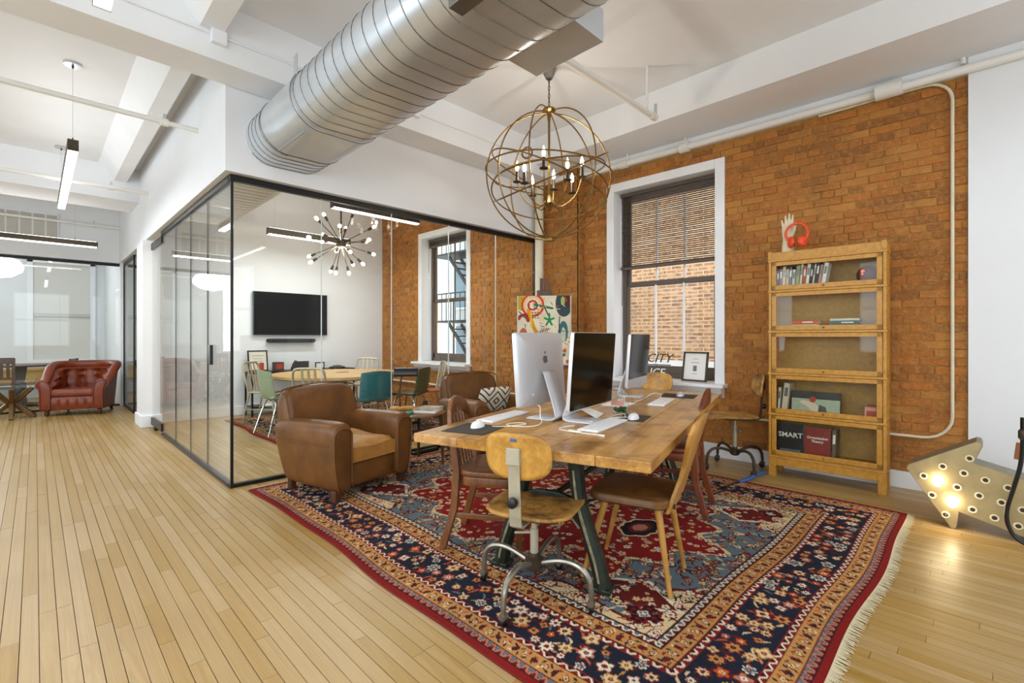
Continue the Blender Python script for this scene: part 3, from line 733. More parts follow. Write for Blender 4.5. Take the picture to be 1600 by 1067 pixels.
MB().lathe([(.03,ZC-OZ-.1),(.05,ZC-OZ-.06),(.065,ZC-OZ)], 18).build('ceiling_cup', plain('grey_cup','#8b857c',.5,.3), ch, smooth=True)
cb_ = MB()
for i in range(9):
    z = OR+.03+i*.036; a = 90*(i%2)
    if z > ZC-OZ-.1: break
    cb_.tube([Matrix.Rotation(R(a),3,'Z') @ Vector((.009*math.cos(q),0,z+.024*math.sin(q))) for q in np.linspace(0,2*PI,9)[:-1]], .0028, 4, closed=True)
cb_.cyl((0,0,OR+.02),(0,0,ZC-OZ-.09),.002,n=4).build('chain', M['bronze'], ch)
for k in range(8):
    a = R(k*45+12); rr = .27 if k % 2 else .3; zz = -.02 if k % 2 else .06
    c_, s_ = math.cos(a), math.sin(a)
    arm = MB().tube(spline([(.03*c_,.03*s_,-.25),(.12*c_,.12*s_,-.29),(.24*c_,.24*s_,-.2),(rr*c_,rr*s_,zz-.1)],5), .006, 6).build('arm', M['brass'], ch, smooth=True)
    MB().lathe([(.006,zz-.11),(.038,zz-.1),(.04,zz-.094),(.016,zz-.09),(.013,zz-.0)], 12, (rr*c_,rr*s_,0)).build('candle_cup', M['bronze'], arm, smooth=True)
    MB().lathe([(.012,zz-.09),(.012,zz)], 10, (rr*c_,rr*s_,0)).build('candle_sleeve', M['cream'], arm, smooth=True)
    MB().lathe([(.006,zz),(.017,zz+.025),(.014,zz+.055),(.005,zz+.085),(.001,zz+.1)], 10, (rr*c_,rr*s_,0)).build('flame_bulb', M['bulb'], arm, smooth=True)
MB().tube([(-OR*.86,.0,.03+.045*math.sin(q)) if False else (-OR*.86+.0*math.cos(q),.045*math.cos(q),.03+.045*math.sin(q)) for q in np.linspace(0,2*PI,17)[:-1]], .008, 6, closed=True).build('small_hoop', M['brass'], ch)
pl_ = bpy.data.lights.new('chandelier_light','POINT'); pl_.energy = 26; pl_.color = (1,.93,.82); pl_.shadow_soft_size = .04
po = bpy.data.objects.new('chandelier_light', pl_); link(po, ch); po.location = (0,0,.1)

# ---- sputnik chandelier in the meeting room
sp = thing('sputnik_chandelier', 'bronze sputnik chandelier with globe bulbs in the glass room', 'chandelier', (3.12,6.62,2.6))
MB().sphere((0,0,0), .072, 12).build('hub', M['bronze'], sp, smooth=True)
MB().cyl((0,0,.06),(0,0,ZC-2.6),.012,n=8).lathe([(.06,ZC-2.62),(.06,ZC-2.6)],16).build('stem', M['bronze'], sp, smooth=True)
gr = (1+5**.5)/2; dirs = []
for k in range(22):
    z = 1-2*(k+.5)/22; q = 2*PI*k/gr**2*1.0; rr = math.sqrt(1-z*z); dirs.append(Vector((rr*math.cos(q), rr*math.sin(q), z)))
for k, d in enumerate(dirs):
    if d.z > .93: continue
    L = .34 + .05*(k % 3)
    arm = MB().cyl(d*.05, d*L, .006, n=6).build('arm', M['bronze'], sp)
    MB().cyl(d*(L-.01), d*(L+.06), .018, .02, n=10).build('socket', M['bronze'], arm, smooth=True)
    q = Vector((0,0,1)).rotation_difference(d).to_matrix().to_4x4()
    MB().lathe([(.008,0),(.022,.025),(.024,.04),(.016,.06),(.002,.068)], 10).xform(Matrix.Translation(d*(L+.055)) @ q).build('bulb', M['bulb'], arm, smooth=True)
pl_ = bpy.data.lights.new('sputnik_light','POINT'); pl_.energy = 40; pl_.color = (1,.9,.75); pl_.shadow_soft_size = .05
po = bpy.data.objects.new('sputnik_light', pl_); link(po, sp); po.location = (0,0,-.12)
# ---- round paper lamp in the far room
gp = thing('paper_globe_lamp', 'white oval paper lamp glowing behind the far glass', 'lamp', (-.5,12.4,2.5))
MB().lathe([(.02,-.2),(.2,-.17),(.34,-.07),(.36,.02),(.3,.13),(.12,.2),(.02,.21)], 28).build('shade', emis('paper_shade',(.97,.98,1,1),9), gp, smooth=True)
MB().cyl((0,0,.2),(0,0,ZC-2.5),.004,n=5).build('cord', M['white'], gp)
# ================================================================== RUGS
def paint_rug(W, L, cell, seed, bands=True, muted=0):
    nx, ny = int(W/cell), int(L/cell); r_ = np.random.default_rng(seed)
    X, Y = np.meshgrid((np.arange(nx)+.5)*W/nx, (np.arange(ny)+.5)*L/ny, indexing='ij')
    col = np.zeros((nx,ny,3)); c3 = lambda h: np.array(C(h)[:3])
    RED, NAVY, TAN, CREAM, BLUE, MAR, WH, BK, ORG, PINK = map(c3, ('#7c1a17','#1c212e','#b5824a','#d0b78c','#5b6a70','#5c1a17','#d6cbb4','#17151a','#b9522a','#b3705c'))
    ex = np.minimum(X, W-X); ey = np.minimum(Y, L-Y); e = np.minimum(ex, ey); t = np.where(ex < ey, Y, X)
    # field
    x = (X-W/2)/(W/2-.55); y = (Y-L/2)/(L/2-.55); th = np.arctan2(y, x)
    m = (np.abs(x)**2.2+np.abs(y)**2.2)**(1/2.2); sc = 1+.07*np.cos(th*16)+.05*np.cos(th*8)
    col[:] = CREAM
    corner = np.abs(x)+np.abs(y)*.9
    col[(m/sc < 1.13)] = BLUE; ol = np.abs(m/sc-1.13) < .012; col[ol] = MAR
    col[(m/sc < .83)] = RED; ol = np.abs(m/sc-.83) < .012; col[ol] = CREAM
    dm = np.abs(np.abs(x)-.74)*1.15+np.abs(np.abs(y)-.82)
    col[dm < .17] = MAR; col[np.abs(dm-.17) < .014] = WH
    m2 = np.hypot(x*1.1, y*1.5)/(1+.12*np.cos(th*12)); col[m2 < .34] = NAVY; col[np.abs(m2-.34) < .02] = CREAM; col[m2 < .24] = BLUE; col[m2 < .16] = RED
    def stamp(cx, cy, rad, n, cols, rot):
        i0,i1 = int((cx-rad)/W*nx)-1, int((cx+rad)/W*nx)+2; j0,j1 = int((cy-rad)/L*ny)-1, int((cy+rad)/L*ny)+2
        i0,j0 = max(i0,0),max(j0,0); i1,j1 = min(i1,nx),min(j1,ny)
        if i1 <= i0 or j1 <= j0: return
        xx = X[i0:i1,j0:j1]-cx; yy = Y[i0:i1,j0:j1]-cy; rr = np.hypot(xx,yy)/rad; aa = np.arctan2(yy,xx)+rot
        pet = .82+.18*np.cos(aa*n); s_ = col[i0:i1,j0:j1]
        s_[rr < pet] = cols[0]; s_[rr < pet*.76] = cols[1]; s_[rr < .28] = cols[2]; s_[rr < .12] = cols[0]
    def leaf(cx, cy, a, ln, wd, c):
        i0,i1 = int((cx-ln)/W*nx)-1, int((cx+ln)/W*nx)+2; j0,j1 = int((cy-ln)/L*ny)-1, int((cy+ln)/L*ny)+2
        i0,j0 = max(i0,0),max(j0,0); i1,j1 = min(i1,nx),min(j1,ny)
        if i1 <= i0 or j1 <= j0: return
        xx = X[i0:i1,j0:j1]-cx; yy = Y[i0:i1,j0:j1]-cy; u = xx*math.cos(a)+yy*math.sin(a); v = -xx*math.sin(a)+yy*math.cos(a)+.25*u*u/ln
        col[i0:i1,j0:j1][(np.abs(u) < ln) & (np.abs(v) < wd*(1-(u/ln)**2))] = c
    pal = [(MAR,WH,RED),(RED,CREAM,NAVY),(MAR,ORG,CREAM),(PINK,WH,MAR),(WH,BLUE,RED),(MAR,PINK,WH),(TAN,CREAM,RED),(RED,TAN,BK)]
    hd = col.copy()
    def at(cx, cy): return hd[min(nx-1,int(cx/W*nx)), min(ny-1,int(cy/L*ny))]
    same = lambda a, b: abs(a-b).sum() < 1e-6
    area = (W-1.1)*(L-1.1)
    for k in range(int(760*area)):
        cx, cy = r_.uniform(.55,W-.55), r_.uniform(.55,L-.55); h = at(cx,cy); q = r_.random()
        if same(h, RED) or same(h, MAR):
            if q < .20: stamp(cx,cy,r_.uniform(.018,.032),5,((PINK,CREAM,RED),(MAR,WH,TAN),(TAN,CREAM,MAR))[r_.integers(3)],r_.uniform(0,6))
            elif q < .32: stamp(cx,cy,.012,4,(CREAM,PINK,RED),0)
            elif q < .38: leaf(cx,cy,r_.uniform(0,6.3),.03,.006,BLUE)
        elif same(h, BLUE):
            if q < .3: stamp(cx,cy,r_.uniform(.016,.03),5,((MAR,RED,CREAM),(MAR,CREAM,RED),(NAVY,TAN,RED))[r_.integers(3)],r_.uniform(0,6))
            else: leaf(cx,cy,r_.uniform(0,6.3),r_.uniform(.02,.045),.006,(MAR,CREAM,NAVY,MAR,RED)[r_.integers(5)])
        else:
            if q < .5: stamp(cx,cy,r_.uniform(.02,.04),4,((RED,WH,CREAM),(MAR,WH,ORG),(BK,CREAM,RED))[r_.integers(3)],r_.uniform(0,6))
            else: leaf(cx,cy,r_.uniform(0,6.3),.03,.006,(RED,MAR,BK)[r_.integers(3)])
    for sx in (-1,1):
        for sy in (-1,1):
            px, py = W/2+sx*(W/2-.68), L/2+sy*(L/2-.68)
            for q in range(4): stamp(px+.05*math.cos(q*PI/2), py+.05*math.sin(q*PI/2), .046, 5, (RED,BK,MAR), 0)
            stamp(px,py,.03,4,(WH,BLUE,WH),0)
    for sy in (-1,1):
        py = L/2+sy*.72
        for rx,ry,c in ((.17,.12,CREAM),(.155,.105,BK),(.1,.065,MAR),(.06,.045,PINK)):
            col[((X-W/2)/rx)**2+((Y-py)/ry)**2 < 1+.12*np.cos(8*np.arctan2(Y-py,X-W/2))] = c
    # borders
    def zig(a, b, c0, c1, c2, per):
        msk = (e >= a) & (e < b); u = (e-a)/(b-a); tri = np.abs((t/per) % 1-.5)*2
        col[msk] = c0; col[msk & (np.abs(u-tri) < .22)] = c1; col[msk & (u-tri > .3)] = c2; col[msk & ((u < .1) | (u > .9))] = BK
    bm = lambda a,b,c: col.__setitem__((e >= a) & (e < b), c)
    bm(.50,.55,MAR); zig(.505,.545,MAR,WH,BLUE,.05)
    bm(.42,.50,TAN); zig(.39,.42,RED,WH,BK,.055); bm(.18,.39,NAVY); zig(.15,.18,RED,WH,BK,.055); bm(.075,.15,TAN); bm(.03,.075,MAR); zig(.032,.073,MAR,PINK,BLUE,.045); bm(0,.034,RED)
    for a,b,c in ((.415,.422,MAR),(.148,.153,MAR),(.386,.392,RED),(.178,.183,RED)): bm(a,b,c)
    def along(off, step, fn):
        for side in range(4):
            ln = (L if side < 2 else W); n_ = int((ln-2*off)/step)
            for q in range(n_+1):
                s_ = off+(ln-2*off)*q/max(1,n_)
                fn(*((off,s_) if side == 0 else (W-off,s_) if side == 1 else (s_,off) if side == 2 else (s_,L-off)), q)
    along(.44,.036, lambda a,b,q: leaf(a,b,q*1.3,.016,.005,(MAR,NAVY,BK,ORG)[q%4]))
    along(.485,.036, lambda a,b,q: leaf(a,b,q*1.7,.014,.005,(RED,NAVY,CREAM,BK)[q%4]))
    along(.095,.036, lambda a,b,q: leaf(a,b,q*1.3,.014,.005,(MAR,NAVY,BK,CREAM)[q%4]))
    along(.13,.036, lambda a,b,q: leaf(a,b,q*1.9,.014,.005,(RED,NAVY,BK,ORG)[q%4]))
    along(.46,.05, lambda a,b,q: (stamp(a,b,.02,2,((NAVY,RED,BK),(MAR,CREAM,RED))[q%2],q*.8)))
    along(.112,.05, lambda a,b,q: (stamp(a,b,.018,2,((NAVY,MAR,BK),(MAR,CREAM,RED))[q%2],q*.8)))
    cnt = 0; done = []
    def navy(a, b): return .20 < min(a,W-a,b,L-b) < .37
    while cnt < 3000*(W*L)/11.8:
        a, b = r_.uniform(.19,W-.19), r_.uniform(.19,L-.19); cnt += 1
        if navy(a,b): leaf(a,b,r_.uniform(0,6.3),r_.uniform(.018,.034),.0055,(ORG,MAR,TAN,RED,CREAM,BLUE)[r_.integers(6)])
    cnt = 0; G = {}
    while cnt < 9000*(W*L)/11.8:
        a, b = r_.uniform(.19,W-.19), r_.uniform(.19,L-.19); cnt += 1
        if not navy(a,b): continue
        rad = r_.uniform(.022,.044); ok = True; gi, gj = int(a/.1), int(b/.1)
        for u in (-1,0,1):
            for v in (-1,0,1):
                for (c_,d_,e_) in G.get((gi+u,gj+v),()):
                    if math.hypot(a-c_,b-d_) < (rad+e_)*.86: ok = False
        if ok:
            G.setdefault((gi,gj),[]).append((a,b,rad)); stamp(a,b,rad,int(r_.integers(4,9)),pal[r_.integers(len(pal))],r_.uniform(0,6))
    col *= (1+.13*r_.standard_normal((nx,ny,1))*.6) * (1+.07*np.sin(Y*9+np.sin(X*4))[...,None])
    return nx, ny, np.clip(col,0,1)
def rug(name, label, x0, y0, W, L, cell, seed, z=.012, wav=.014, fringe=True):
    nx, ny, col = paint_rug(W, L, cell, seed)
    t = thing(name, label, 'rug', (x0,y0,0))
    X, Y = np.meshgrid(np.linspace(0,W,nx), np.linspace(0,L,ny), indexing='ij')
    wob = wav*(np.sin(Y*2.7+.6)+.5*np.sin(Y*6.1)); wob2 = wav*(np.sin(X*2.2)+.6*np.sin(X*5.3+1))
    XX = X + wob*np.where(X < W/2, 1-2*X/W, (2*X/W-1)); YY = Y + wob2*np.where(Y < L/2, 1-2*Y/L, 2*Y/L-1)
    Z = np.full_like(X, z) + .0012*np.sin(X*7)*np.sin(Y*5)
    V = np.stack([XX,YY,Z],-1).reshape(-1,3); idx = np.arange(nx*ny).reshape(nx,ny)
    F = np.stack([idx[:-1,:-1],idx[1:,:-1],idx[1:,1:],idx[:-1,1:]],-1).reshape(-1,4)
    me = bpy.data.meshes.new('pile'); me.vertices.add(len(V)); me.vertices.foreach_set('co', V.ravel())
    me.loops.add(F.size); me.loops.foreach_set('vertex_index', F.ravel().astype(np.int32)); me.polygons.add(len(F))
    me.polygons.foreach_set('loop_start', np.arange(0,F.size,4,dtype=np.int32)); me.update(calc_edges=True)
    at = me.color_attributes.new('Col','FLOAT_COLOR','POINT'); at.data.foreach_set('color', np.concatenate([col.reshape(-1,3), np.ones((nx*ny,1))],1).ravel())
    me.materials.append(M['rug']); o = bpy.data.objects.new('pile', me); link(o, t)
    # bound edge
    per = [(XX[i,0],YY[i,0]) for i in range(0,nx,12)]+[(XX[-1,j],YY[-1,j]) for j in range(0,ny,12)]+[(XX[i,-1],YY[i,-1]) for i in range(nx-1,-1,-12)]+[(XX[0,j],YY[0,j]) for j in range(ny-1,-1,-12)]
    MB().loft([[(p[0],p[1],0) for p in per],[(p[0],p[1],z) for p in per]], caps=False).build('bound_edge', plain('rug_edge_red','#6e1613',.95), t)
    if fringe:
        fb_ = MB()
        for end, j in ((-1,0),(1,-1)):
            i = 0
            while i < nx:
                a = (XX[i,j],YY[i,j]); dx = (random.random()-.5)*.02; ln = .03+.02*random.random()
                fb_.add([(a[0]-.003,a[1],z*.9),(a[0]+.003,a[1],z*.9),(a[0]+dx+.003,a[1]+end*ln,.003),(a[0]+dx-.002,a[1]+end*ln,.003)], [(0,1,2,3)]); i += 1
        tag(fb_.build('fringe', M['fringe'], t), kind='stuff')
    return t
rug('persian_rug', 'large red and navy persian rug under the desk table', 1.25, .42, 3.08, 3.84, .0055, 3)
rug('persian_rug', 'smaller faded persian rug under the round meeting table', 2.0, 4.9, 2.72, 3.2, .013, 9, wav=.02, fringe=False)
# ================================================================== DESK TABLE AND CHAIRS
TA = math.atan2(.276,.961); TL = 2.66; TW = 1.2; ZT = .76; TH = .046
TO = Vector((1.54,1.517,0)); TX = Vector((math.cos(TA),math.sin(TA),0)); TY = Vector((-math.sin(TA),math.cos(TA),0))
tb = thing('plank_table', 'long old pine plank table on green cast iron legs', 'table', TO, TA)
cuts = [-.6,-.37,-.15,.09,.33,.6]
for a, b in zip(cuts, cuts[1:]):
    MB().box(.0,TL,a+.0008,b-.0008,ZT-TH,ZT-random.random()*.0012).build('tabletop_plank', M['table'], tb, bevel=.004)
def trestle(xc):
    g = thing('x','x','x') if False else None
    for sy in (-1,1):
        path = [(xc,sy*.14,ZT-TH-.01),(xc,sy*.15,.56),(xc,sy*.17,.42),(xc,sy*.215,.28),(xc,sy*.262,.14),(xc,sy*.285,.03)]
        pts = spline(path,5); n = len(pts)
        leg = MB().tube(pts, [.036+.014*abs(.5-i/n) for i in range(n)], 8, sx=1.15).build('iron_leg', M['iron'], tb, smooth=True)
        MB().box(xc-.045,xc+.045,sy*.285-.05,sy*.285+.05,.013,.04).build('foot', M['iron'], leg, bevel=.01)
        MB().tube([p+Vector((-.041,0,0)) for p in pts[4:-2]], .008, 5).build('worn_edge', M['ironw'], leg)
    arch = [(-.225,.27),(-.21,.36),(-.15,.435),(-.06,.46),(.06,.46),(.15,.435),(.21,.36),(.225,.27),(.17,.30),(.12,.355),(.05,.385),(-.05,.385),(-.12,.355),(-.17,.30)]
    MB().prism(arch, 'x', xc-.016, xc+.016).build('arch_brace', M['iron'], tb, bevel=.006)
    MB().tube([(xc-.018,p[0],p[1]) for p in spline([(q[0],0,q[1]) for q in arch[8:]],4)] if False else [(xc-.018,q[0],q[1]) for q in arch[8:]], .006, 5).build('brace_edge', M['ironw'], tb)
    MB().box(xc-.05,xc+.05,-.42,.42,ZT-TH-.03,ZT-TH).build('top_bar', M['iron'], tb, bevel=.005)
trestle(.36); trestle(2.25)
MB().cyl((.36,0,.42),(2.25,0,.42),.016,n=8).build('tie_rod', M['iron'], tb)

def bankers_chair(label, m, loc, f):
    t = thing('slat_back_chair', label, 'chair', loc, face_rot(*f), 'wooden slat back chairs')
    MB().prism(rrect(.43,.42,.13,6), 'z', .432, .468).build('seat', m, t, smooth=True, bevel=.012, seg=3)
    MB().prism(rrect(.41,.40,.12,6), 'z', .375, .432).build('seat_rail', m, t, smooth=True, bevel=.006)
    for sx in (-1,1):
        MB().loft([[(sx*.19+dx*.017,.195+dy*.017,0) for dx,dy in ((-1,-1),(1,-1),(1,1),(-1,1))],[(sx*.165+dx*.024,.16+dy*.024,.43) for dx,dy in ((-1,-1),(1,-1),(1,1),(-1,1))]]).build('front_leg', m, t, bevel=.006)
        pr = [(sx*.2,-.27,0),(sx*.185,-.2,.24),(sx*.185,-.185,.45),(sx*.19,-.205,.62)]
        MB().loft([[(p[0]+dx*.017,p[1]+dy*.022,p[2]) for dx,dy in ((-1,-1),(1,-1),(1,1),(-1,1))] for p in pr]).build('rear_leg', m, t, bevel=.006)
        MB().bar((sx*.183,.175,.2),(sx*.185,-.205,.2),.018,.03).build('side_stretcher', m, t, bevel=.004)
    MB().bar((-.175,.178,.3),(.175,.178,.3),.018,.03).build('front_stretcher', m, t, bevel=.004)
    # bent crest: wide arched band curved in plan
    rings = []
    for i in range(17):
        a = PI*i/16; x_ = -.205*math.cos(a); y_ = -.21-.05*math.sin(a); zt = .64+.235*math.sin(a)**.75; hh = .022+.075*math.sin(a)**1.2
        rings.append([(x_,y_-.013,zt-hh),(x_,y_+.013,zt-hh),(x_,y_+.013,zt),(x_,y_-.013,zt)])
    MB().loft(rings).build('crest_rail', m, t, smooth=True, bevel=.005)
    for k in range(5):
        x_ = -.115+k*.0575; zt = .64+.235*math.sqrt(max(0,1-(x_*1.12/.205)**2))**.75-.075
        MB().bar((x_*.9,-.185,.462),(x_*1.1,-.252,zt),.026,.011,up=(0,1,0)).build('slat', m, t, bevel=.003)
    return t
bankers_chair('brown wooden slat back chair tucked at the left side of the desk table', M['chairwood'], (2.0,2.15,.013), (.534,-.845))
bankers_chair('dark red brown slat back chair at the right side of the desk table', M['redwood'], (3.33,1.68,.013), (-.29,.957))

def caster(t, x_, y_, m):
    c = MB().cyl((x_,y_,.05),(x_,y_,.085),.012,n=8).box(x_-.014,x_+.014,y_-.02,y_+.02,.04,.055).build('caster', m, t)
    MB().lathe([(.012,-.011),(.025,-.009),(.025,.009),(.012,.011)], 14, (x_,y_+.006,.0255), 'x').build('wheel', M['blackp'], c, smooth=True)
def toledo(label, loc, f, seat_m, back_m, zs=.425, leg_m=None, rot=-6, badge=True, z0=0, br=None):
    t = thing('swivel_desk_chair', label, 'chair', loc, face_rot(*f), 'steel swivel chairs with plywood seats')
    lm = leg_m or M['steelw']
    for k in range(4):
        a = R(90*k+rot); c_, s_ = math.cos(a), math.sin(a)
        pts = spline([(.03*c_,.03*s_,.165),(.14*c_,.14*s_,.2),(.225*c_,.225*s_,.195),(.275*c_,.275*s_,.15),(.288*c_,.288*s_,.08)],5)
        MB().tube(pts, .0135, 8).build('base_leg', lm, t, smooth=True)
        caster(t, .288*c_, .288*s_, lm)
    MB().lathe([(.03,.13),(.045,.145),(.045,.18),(.026,.195),(.024,.21)], 14).build('hub', M['bronze'], t, smooth=True)
    MB().cyl((0,0,.2),(0,0,zs-.1),.02,n=12).cyl((0,0,zs-.1),(0,0,zs-.03),.014,n=10).build('column', M['greymetal'], t, smooth=True)
    MB().cyl((0,0,zs-.12),(-.09,-.03,zs-.125),.006,n=6).build('lever', M['greymetal'], t)
    MB().box(-.09,.09,-.12,.1,zs-.03,zs-.012).build('seat_plate', M['bronze'], t, bevel=.004)
    def seat(u, v):
        x_ = (u-.5)*.42; y_ = (v-.5)*.43
        return (x_, y_+.03, zs+.012*(abs(u-.5)*2)**2 - .03*max(0,(v-.72)/.28)**2 + .008*max(0,(.2-v)/.2))
    g = MB(); n = 14
    def rounded(u, v):
        a, b = (u-.5)*2, (v-.5)*2; k = 1-.09*(abs(a)**4)*(abs(b)**4)*2.2
        return seat(.5+a*k/2, .5+b*k/2)
    g.grid(rounded, n, n).build('seat', seat_m, t, smooth=True, solid=.014)
    bm_ = br or M['greymetal']
    prof = [(-.08,zs-.028),(-.2,zs-.03),(-.225,zs-.015),(-.232,zs+.03),(-.252,zs+.32),(-.246,zs+.325),(-.225,zs+.03),(-.215,zs-.005),(-.195,zs-.02),(-.08,zs-.02)]
    MB().prism(prof, 'x', -.028, .028).build('back_bracket', bm_, t, bevel=.003)
    MB().box(-.032,.032,-.262,-.236,zs+.26,zs+.335).build('bracket_clip', bm_, t, bevel=.004)
    k_ = MB().lathe([(.008,-.035),(.022,-.03),(.024,-.012),(.016,0)], 12, (0,-.24,zs+.1), 'y').build('knob', M['blackp'], t, smooth=True)
    def back(u, v):
        a, b = (u-.5)*2, (v-.5)*2; k = (abs(a)**3.2+abs(b)**3.2)**(1/3.2); mx = max(abs(a),abs(b),1e-6); s_ = mx/k if k > 0 else 1
        x_, z_ = a*s_*.155, b*s_*.102
        return (x_, -.235+.045*(x_/.155)**2-.012*(z_/.1), zs+.295+z_)
    MB().grid(back, 16, 12).build('backrest', back_m, t, smooth=True, solid=.014)
    if badge: MB().box(-.014,.014,-.2545,-.2475,zs+.362,zs+.374).build('maker_badge', M['blue'], t)
    return t
toledo('worn plywood swivel chair with steel bracket at the near end of the table', (1.69,1.545,.014), (.93,.36), M['plyworn'], M['ply'])
toledo('bronze legged swivel chair between the window and the bookcase', (4.72,1.73,0), (-.55,.83), M['plyworn'], M['plyworn'], zs=.5, leg_m=M['bronze'], badge=False, rot=20, br=M['bronze'])
toledo('swivel chair with rounded honey wood back at the far end of the table', (4.42,2.42,.013), (-.96,-.28), M['ply'], M['ply'], zs=.47, badge=False, rot=30)

wc_ = thing('moulded_wood_chair', 'brown wooden chair with sculpted back and tapered round legs', 'chair', (2.25,1.315,.013), face_rot(-.26,.966))
MB().loft([[(x_*k,y_*k2+.01,z_) for x_,y_ in rrect(.42,.40,.07,5)] for k,k2,z_ in ((.9,.9,.405),(1,1,.42),(1,1,.448),(.97,.97,.455))]).build('seat', M['walnutply'], wc_, smooth=True)
for sx,sy,ex,ey in ((-1,1,-.185,.24),(1,1,.185,.24),(-1,-1,-.175,-.2),(1,-1,.175,-.2)):
    MB().cyl((sx*.13,sy*.13,.41),(ex,ey,0),.019,.011,n=10).build('leg', M['backboard'], wc_, smooth=True)
outl = [(.15,.385),(.155,.43),(.13,.50),(.118,.56),(.135,.63),(.175,.70),(.205,.755),(.21,.79),(.19,.835),(.10,.85),(0,.852)]
full = outl+[(-a,b) for a,b in outl[-2::-1]]
fr_ = []
for off in (0,-.02):
    fr_.append([(x_, -.175-(z_-.385)*.30+off-.0*z_+.25*x_*x_, z_) for x_,z_ in full])
MB().loft(fr_).build('backrest', M['backboard'], wc_, smooth=True, bevel=.004)
for sx in (-1,1): MB().lathe([(.012,-.006),(.012,.004)], 10, (sx*.11,-.204,.415), 'y').build('bolt', M['bronze'], wc_, smooth=True)

# ================================================================== THINGS ON THE TABLE
def imac(label, c, ang, chin=True, back_logo=False):
    t = thing('desktop_computer', label, 'computer', (c[0],c[1],ZT), ang, 'silver desktop computers on the table')
    Wd, Hh, zb = .57, .43, .088
    tilt = Matrix.Translation((0,0,zb)) @ Matrix.Rotation(R(4),4,'X')
    rings = []
    for k,(sc,y_) in enumerate(((1,-.012),(1,.008),(.93,.02),(.7,.03),(.35,.036))):
        rings.append([tilt @ Vector((x_*(1 if k < 2 else sc), y_, Hh/2+z_*(1 if k < 2 else sc))) for x_,z_ in rrect(Wd,Hh,.014,4)])
    sh = MB().loft(rings).build('shell', M['imac'], t, smooth=True)
    hb = .07 if chin else .004
    MB().prism(rrect(Wd-.006,Hh-hb-.004,.011,4,0,hb/2+Hh/2-.0),'y',-.0155,-.012).xform(tilt).build('screen', M['screen'], t)
    if back_logo:
        ap = []
        for i in range(40):
            a = 2*PI*i/40; r_ = .028*(1-.10*math.cos(2*a+PI)-.16*max(0,math.sin(a))**10-.10*max(0,-math.sin(a))**10)
            x_, z_ = r_*math.cos(a)*.92, r_*math.sin(a)
            dx, dz = x_-.036, z_-.004
            if math.hypot(dx,dz) < .0135: 
                q = math.atan2(dz,dx); x_, z_ = .036+.0135*math.cos(q), .004+.0135*math.sin(q)
            ap.append((-x_, z_+Hh*.62))
        MB().prism(ap,'y',.0255,.0365).xform(tilt).build('apple_emblem', M['logo'], t)
        lf = [(-.002+.016*u*.6-.008*math.sin(PI*u)*s_, .031+.02*u) for s_ in (1,-1) for u in ((0,.3,.6,1) if s_ == 1 else (.8,.5,.2))]
        MB().prism([(-p[0],p[1]+Hh*.62) for p in lf],'y',.0255,.0365).xform(tilt).build('emblem_leaf', M['logo'], t)
        MB().lathe([(.006,.02),(.006,.034)],8,tuple(tilt @ Vector((.16,0,.07))),'y').build('power_plug', M['whitep'], t)
    prof = spline([(0,.032,.285),(0,.055,.25),(0,.125,.05),(0,.128,.02),(0,.105,.005),(0,.04,.004),(0,-.062,.004)],6)
    st = MB(); n = len(prof)
    st.add([(sx*(.062+.033*min(1,i/(n*.5))),p[1],p[2]) for p_i,p in enumerate(prof) for i in (p_i,) for sx in (-1,1)], [(2*i,2*i+1,2*i+3,2*i+2) for i in range(n-1)])
    st.build('stand', M['imac'], t, smooth=True, solid=.008)
    return t
imac('silver desktop computer with its back and emblem towards the camera', (2.20,1.94), R(12)+PI, True, True)
imac('desktop computer with the wide black screen facing the chair', (2.29,1.655), R(11), False)
imac('farther desktop computer seen almost edge on near the window', (3.54,2.09), R(15), True)

def keyboard(label, c, ang):
    t = thing('keyboard', label, 'keyboard', (c[0],c[1],ZT), ang, 'white keyboards on the table')
    MB().prism(rrect(.43,.12,.008,3),'z',0,.009).build('body', M['whitep'], t, bevel=.002)
    k = MB()
    for r_ in range(6):
        n_ = 14
        for q in range(n_):
            x0 = -.207+q*.0297; y0 = -.053+r_*.0178
            k.box(x0,x0+.0265,y0,y0+.0148,.009,.0115)
    tag(k.build('keys', M['key'], t), kind='stuff')
keyboard('white keyboard in front of the turned away computer', (2.045,2.12), R(13))
keyboard('white keyboard in front of the wide black screen', (2.235,1.522), R(11))
keyboard('white keyboard farthest along the table', (3.34,1.755), R(16))
def pad(label, pts):
    MBo = MB().prism(pts,'z',ZT,ZT+.003).build('mouse_pad', M['pad'], None, bevel=.001); tag(MBo, label, 'mouse pad', 'dark mouse pads')
pad('dark mouse pad at the near left corner of the table', [(1.50,2.03),(1.585,1.80),(1.835,1.885),(1.745,2.11)])
pad('dark mouse pad beside the glass jar', [(2.44,1.57),(2.49,1.425),(2.71,1.495),(2.655,1.65)])
pad('dark mouse pad at the window end of the table', [(3.66,1.94),(3.715,1.68),(3.97,1.755),(3.9,2.02)])
def mouse(label, c, ang, m=None):
    t = thing('computer_mouse', label, 'mouse', (c[0],c[1],ZT+.003), ang, 'white computer mice')
    def f(u,v):
        a = 2*PI*u; r_ = math.sin(PI*v/2); return (.057*math.cos(a)*r_, .031*math.sin(a)*r_, .034*math.cos(PI*v/2)**.75)
    MB().grid(f,20,8).build('shell', m or M['whitep'], t, smooth=True)
    MB().sphere((.025,0,.031),.004,6).build('scroll_ball', M['alu'], t, smooth=True)
mouse('white mouse on the nearest mouse pad', (1.705,1.975), R(20)); mouse('white mouse on the pad beside the glass jar', (2.535,1.515), R(15)); mouse('white mouse on the pad by the window', (3.8,1.83), R(15), M['imac'])
